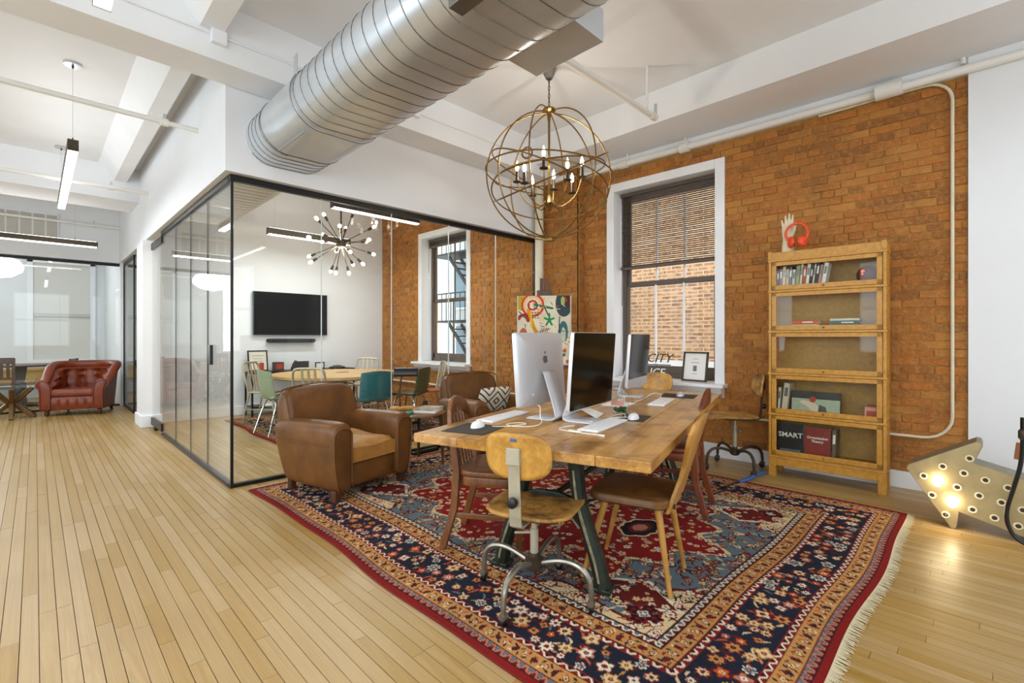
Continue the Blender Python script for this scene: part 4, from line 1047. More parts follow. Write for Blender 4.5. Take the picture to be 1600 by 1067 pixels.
def cord(label, pts, r_=.0028, m=None, end=True):
    t = thing('white_cable', label, 'cable', (0,0,0))
    MB().tube(spline([Vector(p) for p in pts],7), r_, 6).build('wire', m or M['cable'], t, smooth=True)
    if end: MB().bar(pts[-1], Vector(pts[-1])+(Vector(pts[-1])-Vector(pts[-2])).normalized()*.03, .012,.008).build('plug', M['whitep'], t, bevel=.002)
zc_ = ZT+.004
cord('white power cable looping from the back of the turned computer', [(2.05,1.845,.86),(2.04,1.82,.85),(2.03,1.81,.80),(2.02,1.79,zc_+.01),(1.94,1.77,zc_),(1.85,1.84,zc_),(1.87,1.92,zc_),(1.95,1.9,zc_),(1.93,1.83,zc_+.004),(1.82,1.87,zc_),(1.77,1.93,zc_)], end=False)
cord('white adapter cable lying beside the near keyboard', [(2.1,1.62,zc_),(2.03,1.64,zc_),(1.97,1.62,zc_),(1.955,1.55,zc_),(1.96,1.50,zc_),(1.975,1.43,zc_),(1.985,1.38,zc_)], .0035)
MBo = MB().bar((1.955,1.545,zc_+.004),(1.963,1.475,zc_+.004),.02,.012).build('cable_adapter', M['cable'], None, bevel=.004); tag(MBo,'small white adapter block on the bare tabletop','adapter')
cord('white mouse cable curling past the glass jar', [(2.49,1.53,zc_+.012),(2.44,1.58,zc_+.01),(2.47,1.64,zc_),(2.56,1.66,zc_),(2.6,1.62,zc_+.01),(2.55,1.58,zc_)], .0025, end=False)
cord('white cable behind the far keyboard', [(3.2,1.9,zc_),(3.35,1.93,zc_),(3.5,1.98,zc_),(3.58,1.95,zc_+.03),(3.6,1.9,zc_+.02),(3.55,1.88,zc_)], .003)
# folded paper, jar, basket
t = thing('folded_paper', 'folded white paper behind the near keyboard', 'paper', (2.47,1.76,ZT), R(20))
MB().add([(-.1,-.05,.002),(.1,-.04,.002),(.11,.05,.03),(-.07,.06,.045),(0,0,.035)], [(0,1,4),(1,2,4),(2,3,4),(3,0,4)]).build('sheet', M['paper'], t, solid=.0015)
t = thing('papers', 'flat white sheets beside the far computer', 'paper', (3.02,1.93,ZT), R(14)); MB().box(-.11,.11,-.09,.09,0,.004).build('sheet', M['paper'], t)
t = thing('glass_jar', 'clear glass jar with pink label and green plant bits', 'jar', (2.68,1.70,ZT), R(-30))
MB().lathe([(.052,.0),(.056,.008),(.056,.125),(.045,.14),(.045,.16)], 28).build('body', glass('jar_glass',(.95,.98,.97,1),.08,.8), t, smooth=True)
MB().lathe([(.048,.0),(.048,.006)],20).build('base', M['cabglass'], t)
MB().tube([(stadium(0)[0]*0+.0465*math.cos(a),.0465*math.sin(a),.152) for a in np.linspace(0,2*PI,25)[:-1]], .0035, 5, closed=True).build('rim', M['cabglass'], t)
MB().tube(arc((.06,.075),.032,-80,80,8,'xz'), .006, 6).build('handle', M['cabglass'], t, smooth=True)
MB().add([(.0575*math.cos(R(a)),.0575*math.sin(R(a)),z) for a in range(150,271,12) for z in (.055,.085)], [(2*i,2*i+2,2*i+3,2*i+1) for i in range(10)]).build('label', plain('pink_label','#d99a8c',.6), t)
g = MB()
for k in range(26):
    a = random.random()*6.28; r_ = .036*random.random()**.5; g.sphere((r_*math.cos(a),r_*math.sin(a),.012+.03*random.random()),.009,5)
tag(g.build('plant_bits', M['gel'], t, smooth=True), kind='stuff')
t = thing('wire_basket', 'small white woven basket with a hoop handle behind the screens', 'basket', (3.02,2.1,ZT), R(10))
MB().lathe([(.05,.0),(.062,.09),(.066,.1)],20).build('woven_body', plain('woven_white','#d8cfb8',.8,var=.4,vs=60,bmp=.8,bs=120), t, smooth=True)
MB().tube([(.066*math.cos(a),0,.1+.13*math.sin(a)) for a in np.linspace(0,PI,13)], .003, 5).build('handle', M['alu'], t)
MB().tube([(.066*math.cos(a),.066*math.sin(a),.102) for a in np.linspace(0,2*PI,21)[:-1]], .0035, 5, closed=True).build('rim', M['alu'], t)
# ================================================================== LOUNGE
def club_chair(label, loc, f, cushion=True, seatm=None):
    t = thing('leather_club_chair', label, 'armchair', loc, face_rot(*f), 'brown leather club armchairs')
    L_ = M['leather']
    MB().box(-.25,.25,-.30,.345,.085,.27).build('seat_base', L_, t, smooth=True, bevel=.025, seg=3)
    for sx in (-1,1):
        rings = []
        for (y_, z1, xo, z0, xi) in ((.385,.555,.395,.08,.235),(.375,.592,.405,.078,.226),(.34,.606,.408,.075,.222),(.15,.602,.41,.073,.222),(-.1,.588,.412,.073,.222),(-.22,.572,.41,.075,.225),(-.27,.555,.40,.08,.232),(-.29,.53,.385,.09,.245)):
            w_ = (xo-xi)/2; c_ = (xo+xi)/2; ring_ = [(sx*(xi+.012),y_,z0),(sx*xi,y_,z0+.06),(sx*xi,y_,z1-w_*1.1)]
            for a in range(150,29,-24): ring_.append((sx*(c_+w_*1.04*math.cos(R(a))),y_,z1-w_*.9+w_*.9*math.sin(R(a))))
            ring_ += [(sx*xo,y_,z1-w_*1.1),(sx*(xo-.006),y_,.3),(sx*(xo-.03),y_,z0+.05),(sx*(xo-.045),y_,z0)]
            ln_ = .13*max(0,min(1,(.1-y_)/.35)); ring_ = [(p[0],p[1]-ln_*max(0,(p[2]-.08)/.5),p[2]) for p in ring_]
            rings.append(ring_)
        arm = MB().loft(rings).build('arm', L_, t, smooth=True, sub=1)
        pts = [(p[0]*1.004,.384,p[2]) for p in rings[0]]
        MB().tube(spline([Vector(p) for p in pts[1:]],3), .006, 6).build('piping', L_, arm, smooth=True)
        MB().tube([(sx*.41,.33,.43),(sx*.415,.1,.43),(sx*.416,-.2,.43),(sx*.405,-.34,.43)], .004, 6).build('side_seam', L_, arm, smooth=True)
        MB().box(sx*.33-.03,sx*.33+.03,.29,.35,0,.09).build('front_foot', M['darkwood'], t, bevel=.006)
        MB().box(sx*.31-.025,sx*.31+.025,-.29,-.24,0,.12).build('rear_foot', M['darkwood'], t, bevel=.006)
    # back: rounded slab leaning backwards with rolled top
    rings = []
    for i in range(13):
        u = -1+2*i/12; x_ = .355*u; e = abs(u)**6
        prof = [(-.20,.25),(-.235,.5),(-.27,.70-.03*e),(-.30,.80-.06*e),(-.36,.84-.075*e),(-.42,.82-.07*e),(-.45,.75-.05*e),(-.44,.55),(-.40,.25),(-.36,.09)]
        k = 1-.0*e
        rings.append([(x_, y_+.02*e if y_ > -.35 else y_, z_) for y_, z_ in prof])
    bk = MB().loft(rings).build('backrest', L_, t, smooth=True, sub=1)
    MB().tube(spline([Vector((-.352,-.22,.5)),Vector((-.352,-.285,.73)),Vector((-.34,-.345,.805)),Vector((0,-.345,.838)),Vector((.34,-.345,.805)),Vector((.352,-.285,.73)),Vector((.352,-.22,.5))],6), .006, 6).build('piping', L_, bk, smooth=True)
    cm = M['tanleather'] if seatm is None else seatm
    def cu(u,v,top):
        x_ = (u-.5)*.46; y_ = -.22+v*.58; e = min(u,1-u,v,1-v)
        return (x_, y_, (.38+.05*min(1,e*6)**.5+.01*math.sin(u*9)*math.sin(v*7)) if top else .275)
    cs = MB().grid(lambda u,v: cu(u,v,True),14,14)
    rim = [cu(u,0,True) for u in np.linspace(0,1,15)]+[cu(1,v,True) for v in np.linspace(0,1,15)]+[cu(u,1,True) for u in np.linspace(1,0,15)]+[cu(0,v,True) for v in np.linspace(1,0,15)]
    cs.loft([rim,[(p[0]*1.01,p[1]*1.0,.33) for p in rim],[(p[0],p[1],.272) for p in rim]],caps=False)
    cs.build('seat_cushion', cm, t, smooth=True)
    return t
club_chair('worn brown leather club chair with tan seat in front of the glass', (1.85,3.855,.013), (.22,-.975))
club_chair('brown leather club chair with a patterned pillow behind the desk table', (3.52,3.93,.013), (-.12,-.99), seatm=M['leather'])
# pillow
t = thing('patterned_pillow', 'cream pillow with dark diamond pattern on the rear armchair', 'pillow', (3.56,3.86,.56), R(-8))
def pil(u,v,s_):
    a,b = (u-.5)*2,(v-.5)*2; th = .055*((1-a**4)*(1-b**4))**.6
    return (a*.21*(1-.06*b*b), s_*th-.09*b*.6, b*.15*(1-.06*a*a))
def pilm():
    m, tt, b = nt('ikat_cloth'); v = coords(tt,(1,1,1)); sp_ = tt.nodes.new('ShaderNodeSeparateXYZ'); tt.links.new(v, sp_.inputs[0])
    ab = lambda s_: (lambda n: (tt.links.new(s_, n.inputs[0]), n.outputs[0])[1])(N(tt,'ShaderNodeMath',operation='PINGPONG'))
    px = N(tt,'ShaderNodeMath',operation='PINGPONG'); px.inputs[1].default_value = .105; tt.links.new(sp_.outputs['X'], px.inputs[0])
    pz = N(tt,'ShaderNodeMath',operation='PINGPONG'); pz.inputs[1].default_value = .15; tt.links.new(sp_.outputs['Z'], pz.inputs[0])
    ad = N(tt,'ShaderNodeMath',operation='ADD'); tt.links.new(px.outputs[0], ad.inputs[0]); tt.links.new(pz.outputs[0], ad.inputs[1])
    pp = N(tt,'ShaderNodeMath',operation='PINGPONG'); pp.inputs[1].default_value = .034; tt.links.new(ad.outputs[0], pp.inputs[0])
    gt = N(tt,'ShaderNodeMath',operation='GREATER_THAN'); gt.inputs[1].default_value = .024; tt.links.new(pp.outputs[0], gt.inputs[0])
    tt.links.new(mix(tt, gt.outputs[0], C('#e0d8c4'), C('#3b3028')), b.inputs['Base Color']); b.inputs['Roughness'].default_value = .95; return m
MB().grid(lambda u,v: pil(u,v,1),14,12).grid(lambda u,v: pil(u,v,-1),14,12).build('cushion', pilm(), t, smooth=True)

# ---- side table with lamp and books
st = thing('side_table', 'small dark wood side table beside the front club chair', 'side table', (2.62,4.0,.013))
MB().lathe([(.29,.49),(.315,.497),(.315,.507),(.305,.515),(.002,.515)], 36).build('top', wood('side_top','#6b452a','#8f6740',(3,24,24),.35), st, smooth=True)
for sx in (-1,1):
    for sy in (-1,1): MB().cyl((sx*.19,sy*.19,.495),(sx*.205,sy*.21,0),.018,.013,n=10).build('leg', M['darkwood'], st, smooth=True)
for sy in (-1,1): MB().bar((-.2,sy*.2,.36),(.2,sy*.2,.36),.016,.028).build('stretcher', M['darkwood'], st)
for sx in (-1,1): MB().bar((sx*.2,-.2,.33),(sx*.2,.2,.33),.016,.028).build('stretcher', M['darkwood'], st)
ZS = .529
lm = thing('desk_lamp', 'black shaded desk lamp on a honey wood base', 'lamp', (2.60,4.15,ZS), R(-40))
MB().prism(rrect(.26,.13,.06,6),'z',0,.03).build('base', M['ply'], lm, smooth=True, bevel=.008)
MB().tube(spline([(-.03,0,.03),(-.032,0,.2),(-.01,0,.34),(.03,0,.37)],6), .008, 8).build('stem', M['bronze'], lm, smooth=True)
rg = []
for x_ in (-.115,-.11,.11,.115):
    k = .9 if abs(x_) > .112 else 1
    rg.append([(x_+.03, .062*k*math.cos(R(a)), .335+.085*k*math.sin(R(a))) for a in range(0,181,15)])
MB().loft(rg, closed=False, caps=True).build('shade', M['blackp'], lm, smooth=True, solid=.004)
bk_ = lambda nm,lab,cat,loc,rz,sz,m,grp=None: None
def book_flat(label, loc, rz, sz, m, group=None):
    t = thing('book', label, 'book', loc, rz, group)
    MB().box(-sz[0]/2+.003,sz[0]/2-.003,-sz[1]/2+.003,sz[1]/2-.003,.002,sz[2]-.002).build('pages', M['paper'], t)
    MB().box(-sz[0]/2,sz[0]/2,-sz[1]/2,sz[1]/2,0,.0025).box(-sz[0]/2,sz[0]/2,-sz[1]/2,sz[1]/2,sz[2]-.0025,sz[2]).box(-sz[0]/2,-sz[0]/2+.003,-sz[1]/2,sz[1]/2,0,sz[2]).build('cover', m, t)
    return t
book_flat('white bound book at the bottom of the side table pile', (2.73,3.90,ZS), R(38), (.3,.22,.022), M['white'], 'books on the side table')
book_flat('magazine with a printed cover on the side table pile', (2.74,3.91,ZS+.022), R(30), (.28,.21,.01), plain('magazine_print','#b9a894',.4,var=.5,vs=18), 'books on the side table')
t = thing('teal_case', 'small teal case on the side table', 'case', (2.47,3.84,ZS), R(30)); MB().prism(rrect(.11,.06,.025,5),'z',0,.028).build('body', plain('teal_plastic','#2f9a86',.4), t, smooth=True, bevel=.008)
t = thing('black_cup', 'small black cup at the back of the side table', 'cup', (2.83,4.1,ZS)); MB().lathe([(.022,0),(.024,.07),(.022,.07),(.02,.01),(.001,.01)],18).build('body', M['blackp'], t, smooth=True)

# ---- power strip on the floor and black footed thing by the glass
t = thing('power_strip', 'black power strip lying by the glass front', 'power strip', (3.0,4.345,0), R(4)); MB().box(-.17,.17,-.03,.03,0,.035).build('body', M['blackp'], t, bevel=.006)
MB().tube(spline([(.17,0,.015),(.25,.02,.008),(.4,-.03,.008)],5),.005,6).build('cord', M['blackp'], t)

# ---- easel with painting
ez = thing('artist_easel', 'dark wooden easel standing behind the computers', 'easel', (4.22,3.70,.013), face_rot(-.78,-.63))
# local +y looks to the camera
for sx in (-1,1): MB().bar((sx*.3,.16,0),(sx*.05,-.02,1.75),.035,.022,up=(0,1,0)).build('front_leg', M['darkwood'], ez)
MB().bar((0,-.5,0),(0,-.03,1.7),.035,.022,up=(0,1,0)).build('rear_leg', M['darkwood'], ez)
MB().box(-.052,-.014,-.03,-.005,.5,1.93).box(.014,.052,-.03,-.005,.5,1.93).build('mast', M['darkwood'], ez)
MB().box(-.085,.085,-.03,.03,1.715,1.785).build('top_clamp', M['darkwood'], ez, bevel=.006)
MB().box(-.33,.33,.03,.12,.88,.91).build('ledge', M['darkwood'], ez)
MB().bar((-.17,.08,.6),(.17,.08,.6),.03,.02).build('cross_bar', M['darkwood'], ez)
def paint_canvas(nx, ny):
    W,H = 1.0, 1.3; X,Y = np.meshgrid(np.linspace(0,W,nx), np.linspace(0,H,ny), indexing='ij'); c3 = lambda h: np.array(C(h)[:3])
    r_ = np.random.default_rng(5); col = np.zeros((nx,ny,3)); col[:] = c3('#d9cfb4'); nz = .5+.5*np.sin(X*9+2*np.sin(Y*7))*np.sin(Y*8+1.3*np.sin(X*6))
    col += (nz[...,None]-.5)*.12
    def band(cx,cy,r0,wd,c,a0=-4,a1=4):
        rr = np.hypot(X-cx,Y-cy); a = np.arctan2(Y-cy,X-cx); col[(np.abs(rr-r0) < wd) & (a > a0) & (a < a1)] = c3(c)
    def blob(cx,cy,rx,ry,c): col[((X-cx)/rx)**2+((Y-cy)/ry)**2 < 1] = c3(c)
    def line(x0,y0,x1,y1,wd,c):
        t_ = np.clip(((X-x0)*(x1-x0)+(Y-y0)*(y1-y0))/((x1-x0)**2+(y1-y0)**2),0,1); col[np.hypot(X-x0-t_*(x1-x0),Y-y0-t_*(y1-y0)) < wd] = c3(c)
    blob(.05,1.22,.08,.2,'#b5a32f'); blob(.88,1.15,.16,.25,'#3a4a4c'); blob(.95,1.2,.05,.12,'#5d2d22'); blob(.86,1.2,.04,.08,'#a9b06a')
    for r0,c in ((.2,'#c8401f'),(.16,'#e9b28a'),(.12,'#d7d0b0'),(.075,'#b8281f'),(.04,'#e8d6b8')): band(.28,1.12,r0,.025,c)
    for r0,c in ((.1,'#8c1f2a'),(.07,'#a8403a'),(.04,'#d8c8b0')): band(.1,.84,r0,.02,c,-.4)
    line(.2,1.02,.3,.7,.035,'#d98b1e'); line(.3,.7,.42,.5,.035,'#cf8a22'); line(.25,.98,.26,.72,.02,'#e3b13a')
    line(.32,1.13,.66,1.06,.022,'#2f6b52'); line(.5,1.1,.62,.86,.012,'#20302c')
    for q in range(5): line(.6,.84,.6+.09*math.cos(q*1.256+.3),.84+.11*math.sin(q*1.256+.3),.02,'#1d8a50')
    for q in range(9): blob(.28+.05*(q%3),.88+.05*(q//3),.016,.012,'#22211f')
    for r0,c in ((.16,'#d8481f'),(.12,'#ef9a6a')): band(.6,.42,r0,.025,c,0)
    blob(.87,.62,.09,.2,'#3f6a6e'); blob(.87,.56,.045,.14,'#b9c3ae'); line(.78,.5,.8,.9,.01,'#1d2a2c')
    for q in range(4): line(.42+.04*q,.58,.47+.04*q,.7,.006,'#5a2036')
    line(.4,.62,.62,.68,.006,'#5a2036'); line(.02,1.0,.18,.84,.012,'#3d5a44'); blob(.1,.55,.08,.14,'#b9603f')
    for q in range(60):
        x0,y0 = r_.uniform(0,1),r_.uniform(0,1.3); a = r_.uniform(0,6.3); line(x0,y0,x0+.07*math.cos(a),y0+.07*math.sin(a),.006,('#2b3b3a','#c8632f','#ccb23e','#e8e0c8','#7d2a2a')[r_.integers(5)])
    for q in range(30): blob(r_.uniform(0,1),r_.uniform(0,.45),r_.uniform(.02,.06),r_.uniform(.02,.05),('#d9b13f','#c8502a','#e5dcc4','#4a6a5a','#b7bfae')[r_.integers(5)])
    return np.clip(col,0,1)
cv = thing('painting', 'colourful abstract canvas with swirls resting on the easel', 'painting', (4.22,3.70,.013), face_rot(-.78,-.63))
nx,ny = 100,130; pc = paint_canvas(nx,ny); g = MB()
g.grid(lambda u,v: ((u-.5)*.60, .075-(v-.5)*.05, .92+v*.80), nx-1, ny-1)
o = g.build('canvas', M['paint'], cv); at = o.data.color_attributes.new('Col','FLOAT_COLOR','POINT')
at.data.foreach_set('color', np.concatenate([pc[::-1].reshape(-1,3),np.ones((nx*ny,1))],1).ravel())
MB().bar((-.3,.09,.92),(-.3,.04,1.72),.03,.03,up=(0,1,0)).bar((.3,.09,.92),(.3,.04,1.72),.03,.03,up=(0,1,0)).bar((-.3,.035,1.705),(.3,.035,1.705),.03,.03).bar((-.3,.085,.935),(.3,.085,.935),.03,.03).xform(Matrix.Translation((0,-.03,0))).build('stretcher_frame', M['fabric'], cv)

# ---- window sill things
fr_ = thing('framed_print', 'dark framed certificate leaning on the window sill', 'picture frame', tuple(WM @ Vector((-.06,1.76,.778))), R(2)+face_rot(-1,.1))
tl = Matrix.Rotation(R(10),4,'X')
MB().box(-.14,.14,-.008,.01,0,.018).box(-.14,.14,-.008,.01,.302,.32).box(-.14,-.122,-.008,.01,0,.32).box(.122,.14,-.008,.01,0,.32).xform(tl).build('frame', M['bronze'], fr_)
MB().box(-.123,.123,-.006,.0,.017,.303).xform(tl).build('sheet', M['paper'], fr_)
MB().box(-.045,.045,0,.0015,.2,.205).box(-.03,.03,0,.0015,.24,.244).box(-.02,.02,0,.0015,.11,.17).box(-.03,.03,0,.0015,.08,.084).xform(tl).build('print', M['logo'], fr_)
sg = thing('window_sign', 'small dark and white lettered sign on the window sill', 'sign', tuple(WM @ Vector((-.02,2.2,.778))), R(2)+face_rot(-1,0))
MB().box(-.012,.03,-.02,.0,.0,.34).xform(Matrix.Translation((.145,0,0))).build('post', M['blackp'], sg)
MB().box(-.16,.16,-.014,-.006,.155,.165).build('rail', M['blackp'], sg)
text('dark_lettering','CITY',.14,M['blackp'],sg,(.135,-.005,.19),(PI/2,0,PI),.004,.35)
text('white_lettering','ICE',.13,M['white'],sg,(.10,-.005,.03),(PI/2,0,PI),.004,.2)
# ================================================================== BOOKCASE
BC = thing('barrister_bookcase', 'golden oak stacking bookcase with glass doors against the brick wall', 'bookcase', (4.738,1.01,0), face_rot(-.999,-.044))
# local +y faces the room, local +x is towards the window
HW = .4225; DP = .30
zs = [.188,.562,.925,1.302,1.663,1.938]
MB().box(-HW,HW,-DP,0,.168,.188).box(-HW,HW,-.03,-.005,.10,.168).build('base_apron', M['oak'], BC, bevel=.003)
for sx in (-1,1):
    MB().box(sx*HW-(.055 if sx > 0 else 0),sx*HW+(0 if sx > 0 else .055),-.05,0,0,.168).build('front_leg', M['oak'], BC, bevel=.003)
    MB().box(sx*HW-(.05 if sx > 0 else 0),sx*HW+(0 if sx > 0 else .05),-DP,-DP+.05,0,.168).build('rear_leg', M['oak'], BC, bevel=.003)
for k, (z0, z1) in enumerate(zip(zs, zs[1:])):
    MB().box(-HW,HW,-DP,-.012,z0,z0+.014).build('shelf', M['oak'], BC)
    MB().box(-HW,HW,-DP,-DP+.01,z0,z1).build('back_panel', M['oakin'], BC)
    for sx in (-1,1):
        MB().box(min(sx*HW,sx*(HW-.022)),max(sx*HW,sx*(HW-.022)),-DP,0,z0,z1).build('side_panel', M['oak'], BC, bevel=.002)
    MB().box(-HW-.006,HW+.006,-.02,.008,z1-.012,z1+.008).build('ledge_moulding', M['oak'], BC, bevel=.004)
    a, b = -HW+.026, HW-.026; c, d = z0+.012, z1-.014
    door = MB().box(a,a+.036,-.014,.004,c,d).box(b-.036,b,-.014,.004,c,d).box(a,b,-.014,.004,d-.034,d).box(a,b,-.014,.004,c,c+.04).build('door', M['oak'], BC, bevel=.002)
    MB().box(a+.03,b-.03,-.007,-.004,c+.03,d-.03).build('glass_pane', M['cabglass'], door)
    MB().sphere((0,.01,c+.02),.008,8).build('knob', M['brass'], door, smooth=True)
MB().box(-HW-.004,HW+.004,-DP,.006,1.938,2.012).build('crown', M['oak'], BC, bevel=.004)
MB().box(-HW-.002,-HW+.03,-.02,.012,1.95,2.02).box(HW-.03,HW+.002,-.02,.012,1.95,2.02).build('crown_end', M['oak'], BC)
BW = BC.matrix_basis if False else Matrix.Translation((4.738,1.01,0)) @ Matrix.Rotation(face_rot(-.999,-.044),4,'Z')
BR = face_rot(-.999,-.044)
def bl(x_, y_, z_): return tuple(BW @ Vector((x_,y_,z_)))
def shelf_book(label, x_, z_, w_, h_, dep, col, lean=0, group='books on the top shelf', y_=-.05):
    t = thing('book', label, 'book', bl(x_,y_,z_), BR, group)
    Lm = Matrix.Rotation(R(lean),4,'Y')
    cm = plain('cover_'+col.strip('#'), col, .5)
    MB().box(-w_/2+.002,w_/2-.002,-dep+.002,-.003,.003,h_-.003).xform(Lm).build('pages', M['paper'], t)
    MB().box(-w_/2,-w_/2+.0025,-dep,0,0,h_).box(w_/2-.0025,w_/2,-dep,0,0,h_).box(-w_/2,w_/2,-.003,0,0,h_).xform(Lm).build('cover', cm, t)
    MB().box(-w_*.3,w_*.3,0,.0008,h_*.55,h_*.85).xform(Lm).build('spine_title', M['paper'] if sum(C(col)[:3]) < 1 else M['logo'], t)
z1_ = zs[4]+.0145
bks = [('#3a2a28','dark'),('#9c5a48','brick red'),('#d8cbb2','cream'),('#e2a14a','amber'),('#36506e','slate blue'),('#d9d8cf','pale'),('#a8b08a','sage green'),('#e4e2da','white'),('#d0563a','orange red'),('#ece9e2','ivory'),('#2f3436','charcoal'),('#c8c6c0','light grey'),('#3b3f42','black'),('#c98a86','rose'),('#f0efec','bright white')]
xx = .372
for i, (c_, nm) in enumerate(bks):
    w_ = (.022,.02,.024,.022,.02,.024,.03,.018,.022,.026,.018,.016,.022,.022,.03)[i]; h_ = .175+.04*((i*7)%5)/5+(.015 if i > 5 else 0)
    xx -= w_+.001
    pos = 'leftmost' if i == 0 else ('last leaning' if i == len(bks)-1 else '%s book from the left' % ('','second','third','fourth','fifth','sixth','seventh','eighth','ninth','tenth','eleventh','twelfth','thirteenth','fourteenth')[i])
    shelf_book('%s spined book on the top shelf, %s' % (nm, pos), xx+w_/2, z1_+.001, w_, h_, .15, c_, lean=-(1+i*.55), y_=-.045)
    xx -= .0015
t = thing('red_glass_orb', 'glowing red glass orb at the right of the top shelf', 'ornament', bl(-.295,-.12,z1_+.085), BR)
MB().sphere((0,0,0),.082,16).build('globe', plain('dark_red_glass','#5a0d08',.3,spec=.25), t, smooth=True)
g = MB()
for k in range(14):
    a = k*.5; g.sphere((.035*math.cos(a*1.7),.055+.012*math.sin(k),.03*math.sin(a*2.3)),.012,5)
tag(g.build('inner_filament', emis('red_glow',(1,.14,.04,1),2.2), t, smooth=True), kind='stuff')
z2_ = zs[3]+.0145
def lying(label, x_, z_, w_, th, dep, col, group):
    t = thing('book', label, 'book', bl(x_,-.05,z_), BR, group)
    MB().box(-w_/2+.002,w_/2-.002,-dep,-.003,.002,th-.002).build('pages', M['paper'], t)
    MB().box(-w_/2,w_/2,-dep,0,0,.003).box(-w_/2,w_/2,-dep,0,th-.003,th).box(-w_/2,w_/2,-.003,0,0,th).build('cover', plain('cover_'+col.strip('#'), col, .5), t)
    MB().box(-w_*.3,w_*.1,0,.0008,th*.35,th*.7).build('spine_title', M['paper'], t)
lying('cream book under the orange one on the second shelf', .145, z2_, .205, .048, .15, '#e6dcc4', 'stacked books on the second shelf')
lying('orange book lying at the left of the second shelf', .147, z2_+.0485, .2, .034, .14, '#d8642a', 'stacked books on the second shelf')
lying('pale book at the bottom of the right stack on the second shelf', -.145, z2_, .235, .042, .15, '#d6d0c2', 'stacked books on the second shelf')
lying('grey teal book in the middle of the right stack', -.14, z2_+.0425, .21, .03, .15, '#5b7377', 'stacked books on the second shelf')
lying('white book on top of the right stack', -.14, z2_+.073, .205, .02, .15, '#e8e4d8', 'stacked books on the second shelf')
z4_ = zs[1]+.0145
shelf_book('thin white book at the far left of the fourth shelf', .355, z4_, .018, .22, .17, '#e9e6dd', -3, 'books on the fourth shelf')
shelf_book('thick cream binder leaning on the fourth shelf', .312, z4_, .045, .265, .2, '#d7cdb4', -6, 'books on the fourth shelf')
t = thing('boxed_game', 'black and pale green printed box leaning on the fourth shelf', 'box', bl(.075,-.07,z4_), BR)
tl2 = Matrix.Rotation(R(8),4,'X')
MB().box(-.185,.185,-.03,0,0,.2).xform(tl2).build('box', plain('box_black','#1b1a19',.4), t)
MB().box(-.18,.18,0,.001,.005,.135).xform(tl2).build('printed_panel', plain('mint_print','#a9b8a4',.5,var=.15,vs=20), t)
MB().prism([(-.05,.02),(-.01,.09),(.03,.11),(.1,.12),(.12,.1),(.05,.06),(.02,.02)],'y',.001,.002).xform(tl2).build('printed_figure', plain('print_cream','#d8cdb8',.5), t)
MB().prism([(-.09,.01),(-.02,.02),(-.03,.09),(-.08,.07)],'y',.0012,.0024).xform(tl2).build('printed_shape', plain('print_grey','#4a4a50',.5), t)
MB().lathe([(.026,.001),(.026,.003)],16,(.02,0,.13),'y').xform(tl2).build('printed_dot', M['red'], t)
t = thing('pale_booklet', 'flat cream booklet in front of the printed box', 'book', bl(.16,-.035,z4_), BR); MB().box(-.12,.12,-.02,.015,0,.012).build('cover', plain('cream_card','#ddd6c2',.6), t, bevel=.002)
t = thing('red_white_box', 'small red and white box at the right of the fourth shelf', 'box', bl(-.325,-.05,z4_), BR)
MB().box(-.048,.048,-.08,0,0,.105).build('carton', plain('carton_pink','#d6a39b',.5), t, bevel=.002)
MB().box(-.035,.035,0,.001,.02,.075).build('red_panel', M['red'], t); MB().box(-.04,.03,-.07,-.01,.106,.118).build('lid_card', M['red'], t)
z5_ = zs[0]+.0145
def face_book(label, x_, w_, h_, col, words, grp, extra=None):
    t = thing('book', label, 'book', bl(x_,-.045,z5_), BR, grp); T_ = Matrix.Rotation(R(6),4,'X')
    MB().box(-w_/2,w_/2,-.028,-.002,.002,h_-.002).xform(T_).build('pages', M['paper'], t)
    MB().box(-w_/2,w_/2,-.002,0,0,h_).box(-w_/2,w_/2,-.03,-.028,0,h_).box(w_/2-.002,w_/2,-.03,0,0,h_).xform(T_).build('cover', col, t)
    for (s_, size, z_, m, x0) in words:
        o = text('cover_title', s_, size, m, t, (x0, -z_*math.sin(R(6))+.0015, z_), (PI/2-R(6)*-1,0,PI), .0006, 0, 'CENTER', .001)
    return t
fb1 = face_book('black book titled SMART facing out on the bottom shelf', .262, .205, .275, plain('smart_cover','#17181c',.35,var=.6,vs=14), [('SMART',.062,.155,M['paper'],0)], 'face out books on the bottom shelf')
MB().box(-.08,.08,.0,.001,.02,.05).xform(Matrix.Rotation(R(6),4,'X')).build('lower_print', plain('smart_blue','#5b6f86',.5,var=.5,vs=25), fb1)
face_book('red book titled Organization Theory facing out on the bottom shelf', .055, .195, .265, plain('org_cover','#8e2a1c',.35,var=.35,vs=9), [('Organization',.03,.165,M['paper'],0),('Theory',.03,.135,M['paper'],0),('Michael',.014,.04,M['paper'],0)] if False else [('Organization',.03,.165,M['paper'],0),('Theory',.03,.135,M['paper'],0)], 'face out books on the bottom shelf')
shelf_book('grey brown book behind the red book on the bottom shelf', -.062, z5_, .03, .26, .16, '#6e6252', -2, 'face out books on the bottom shelf')

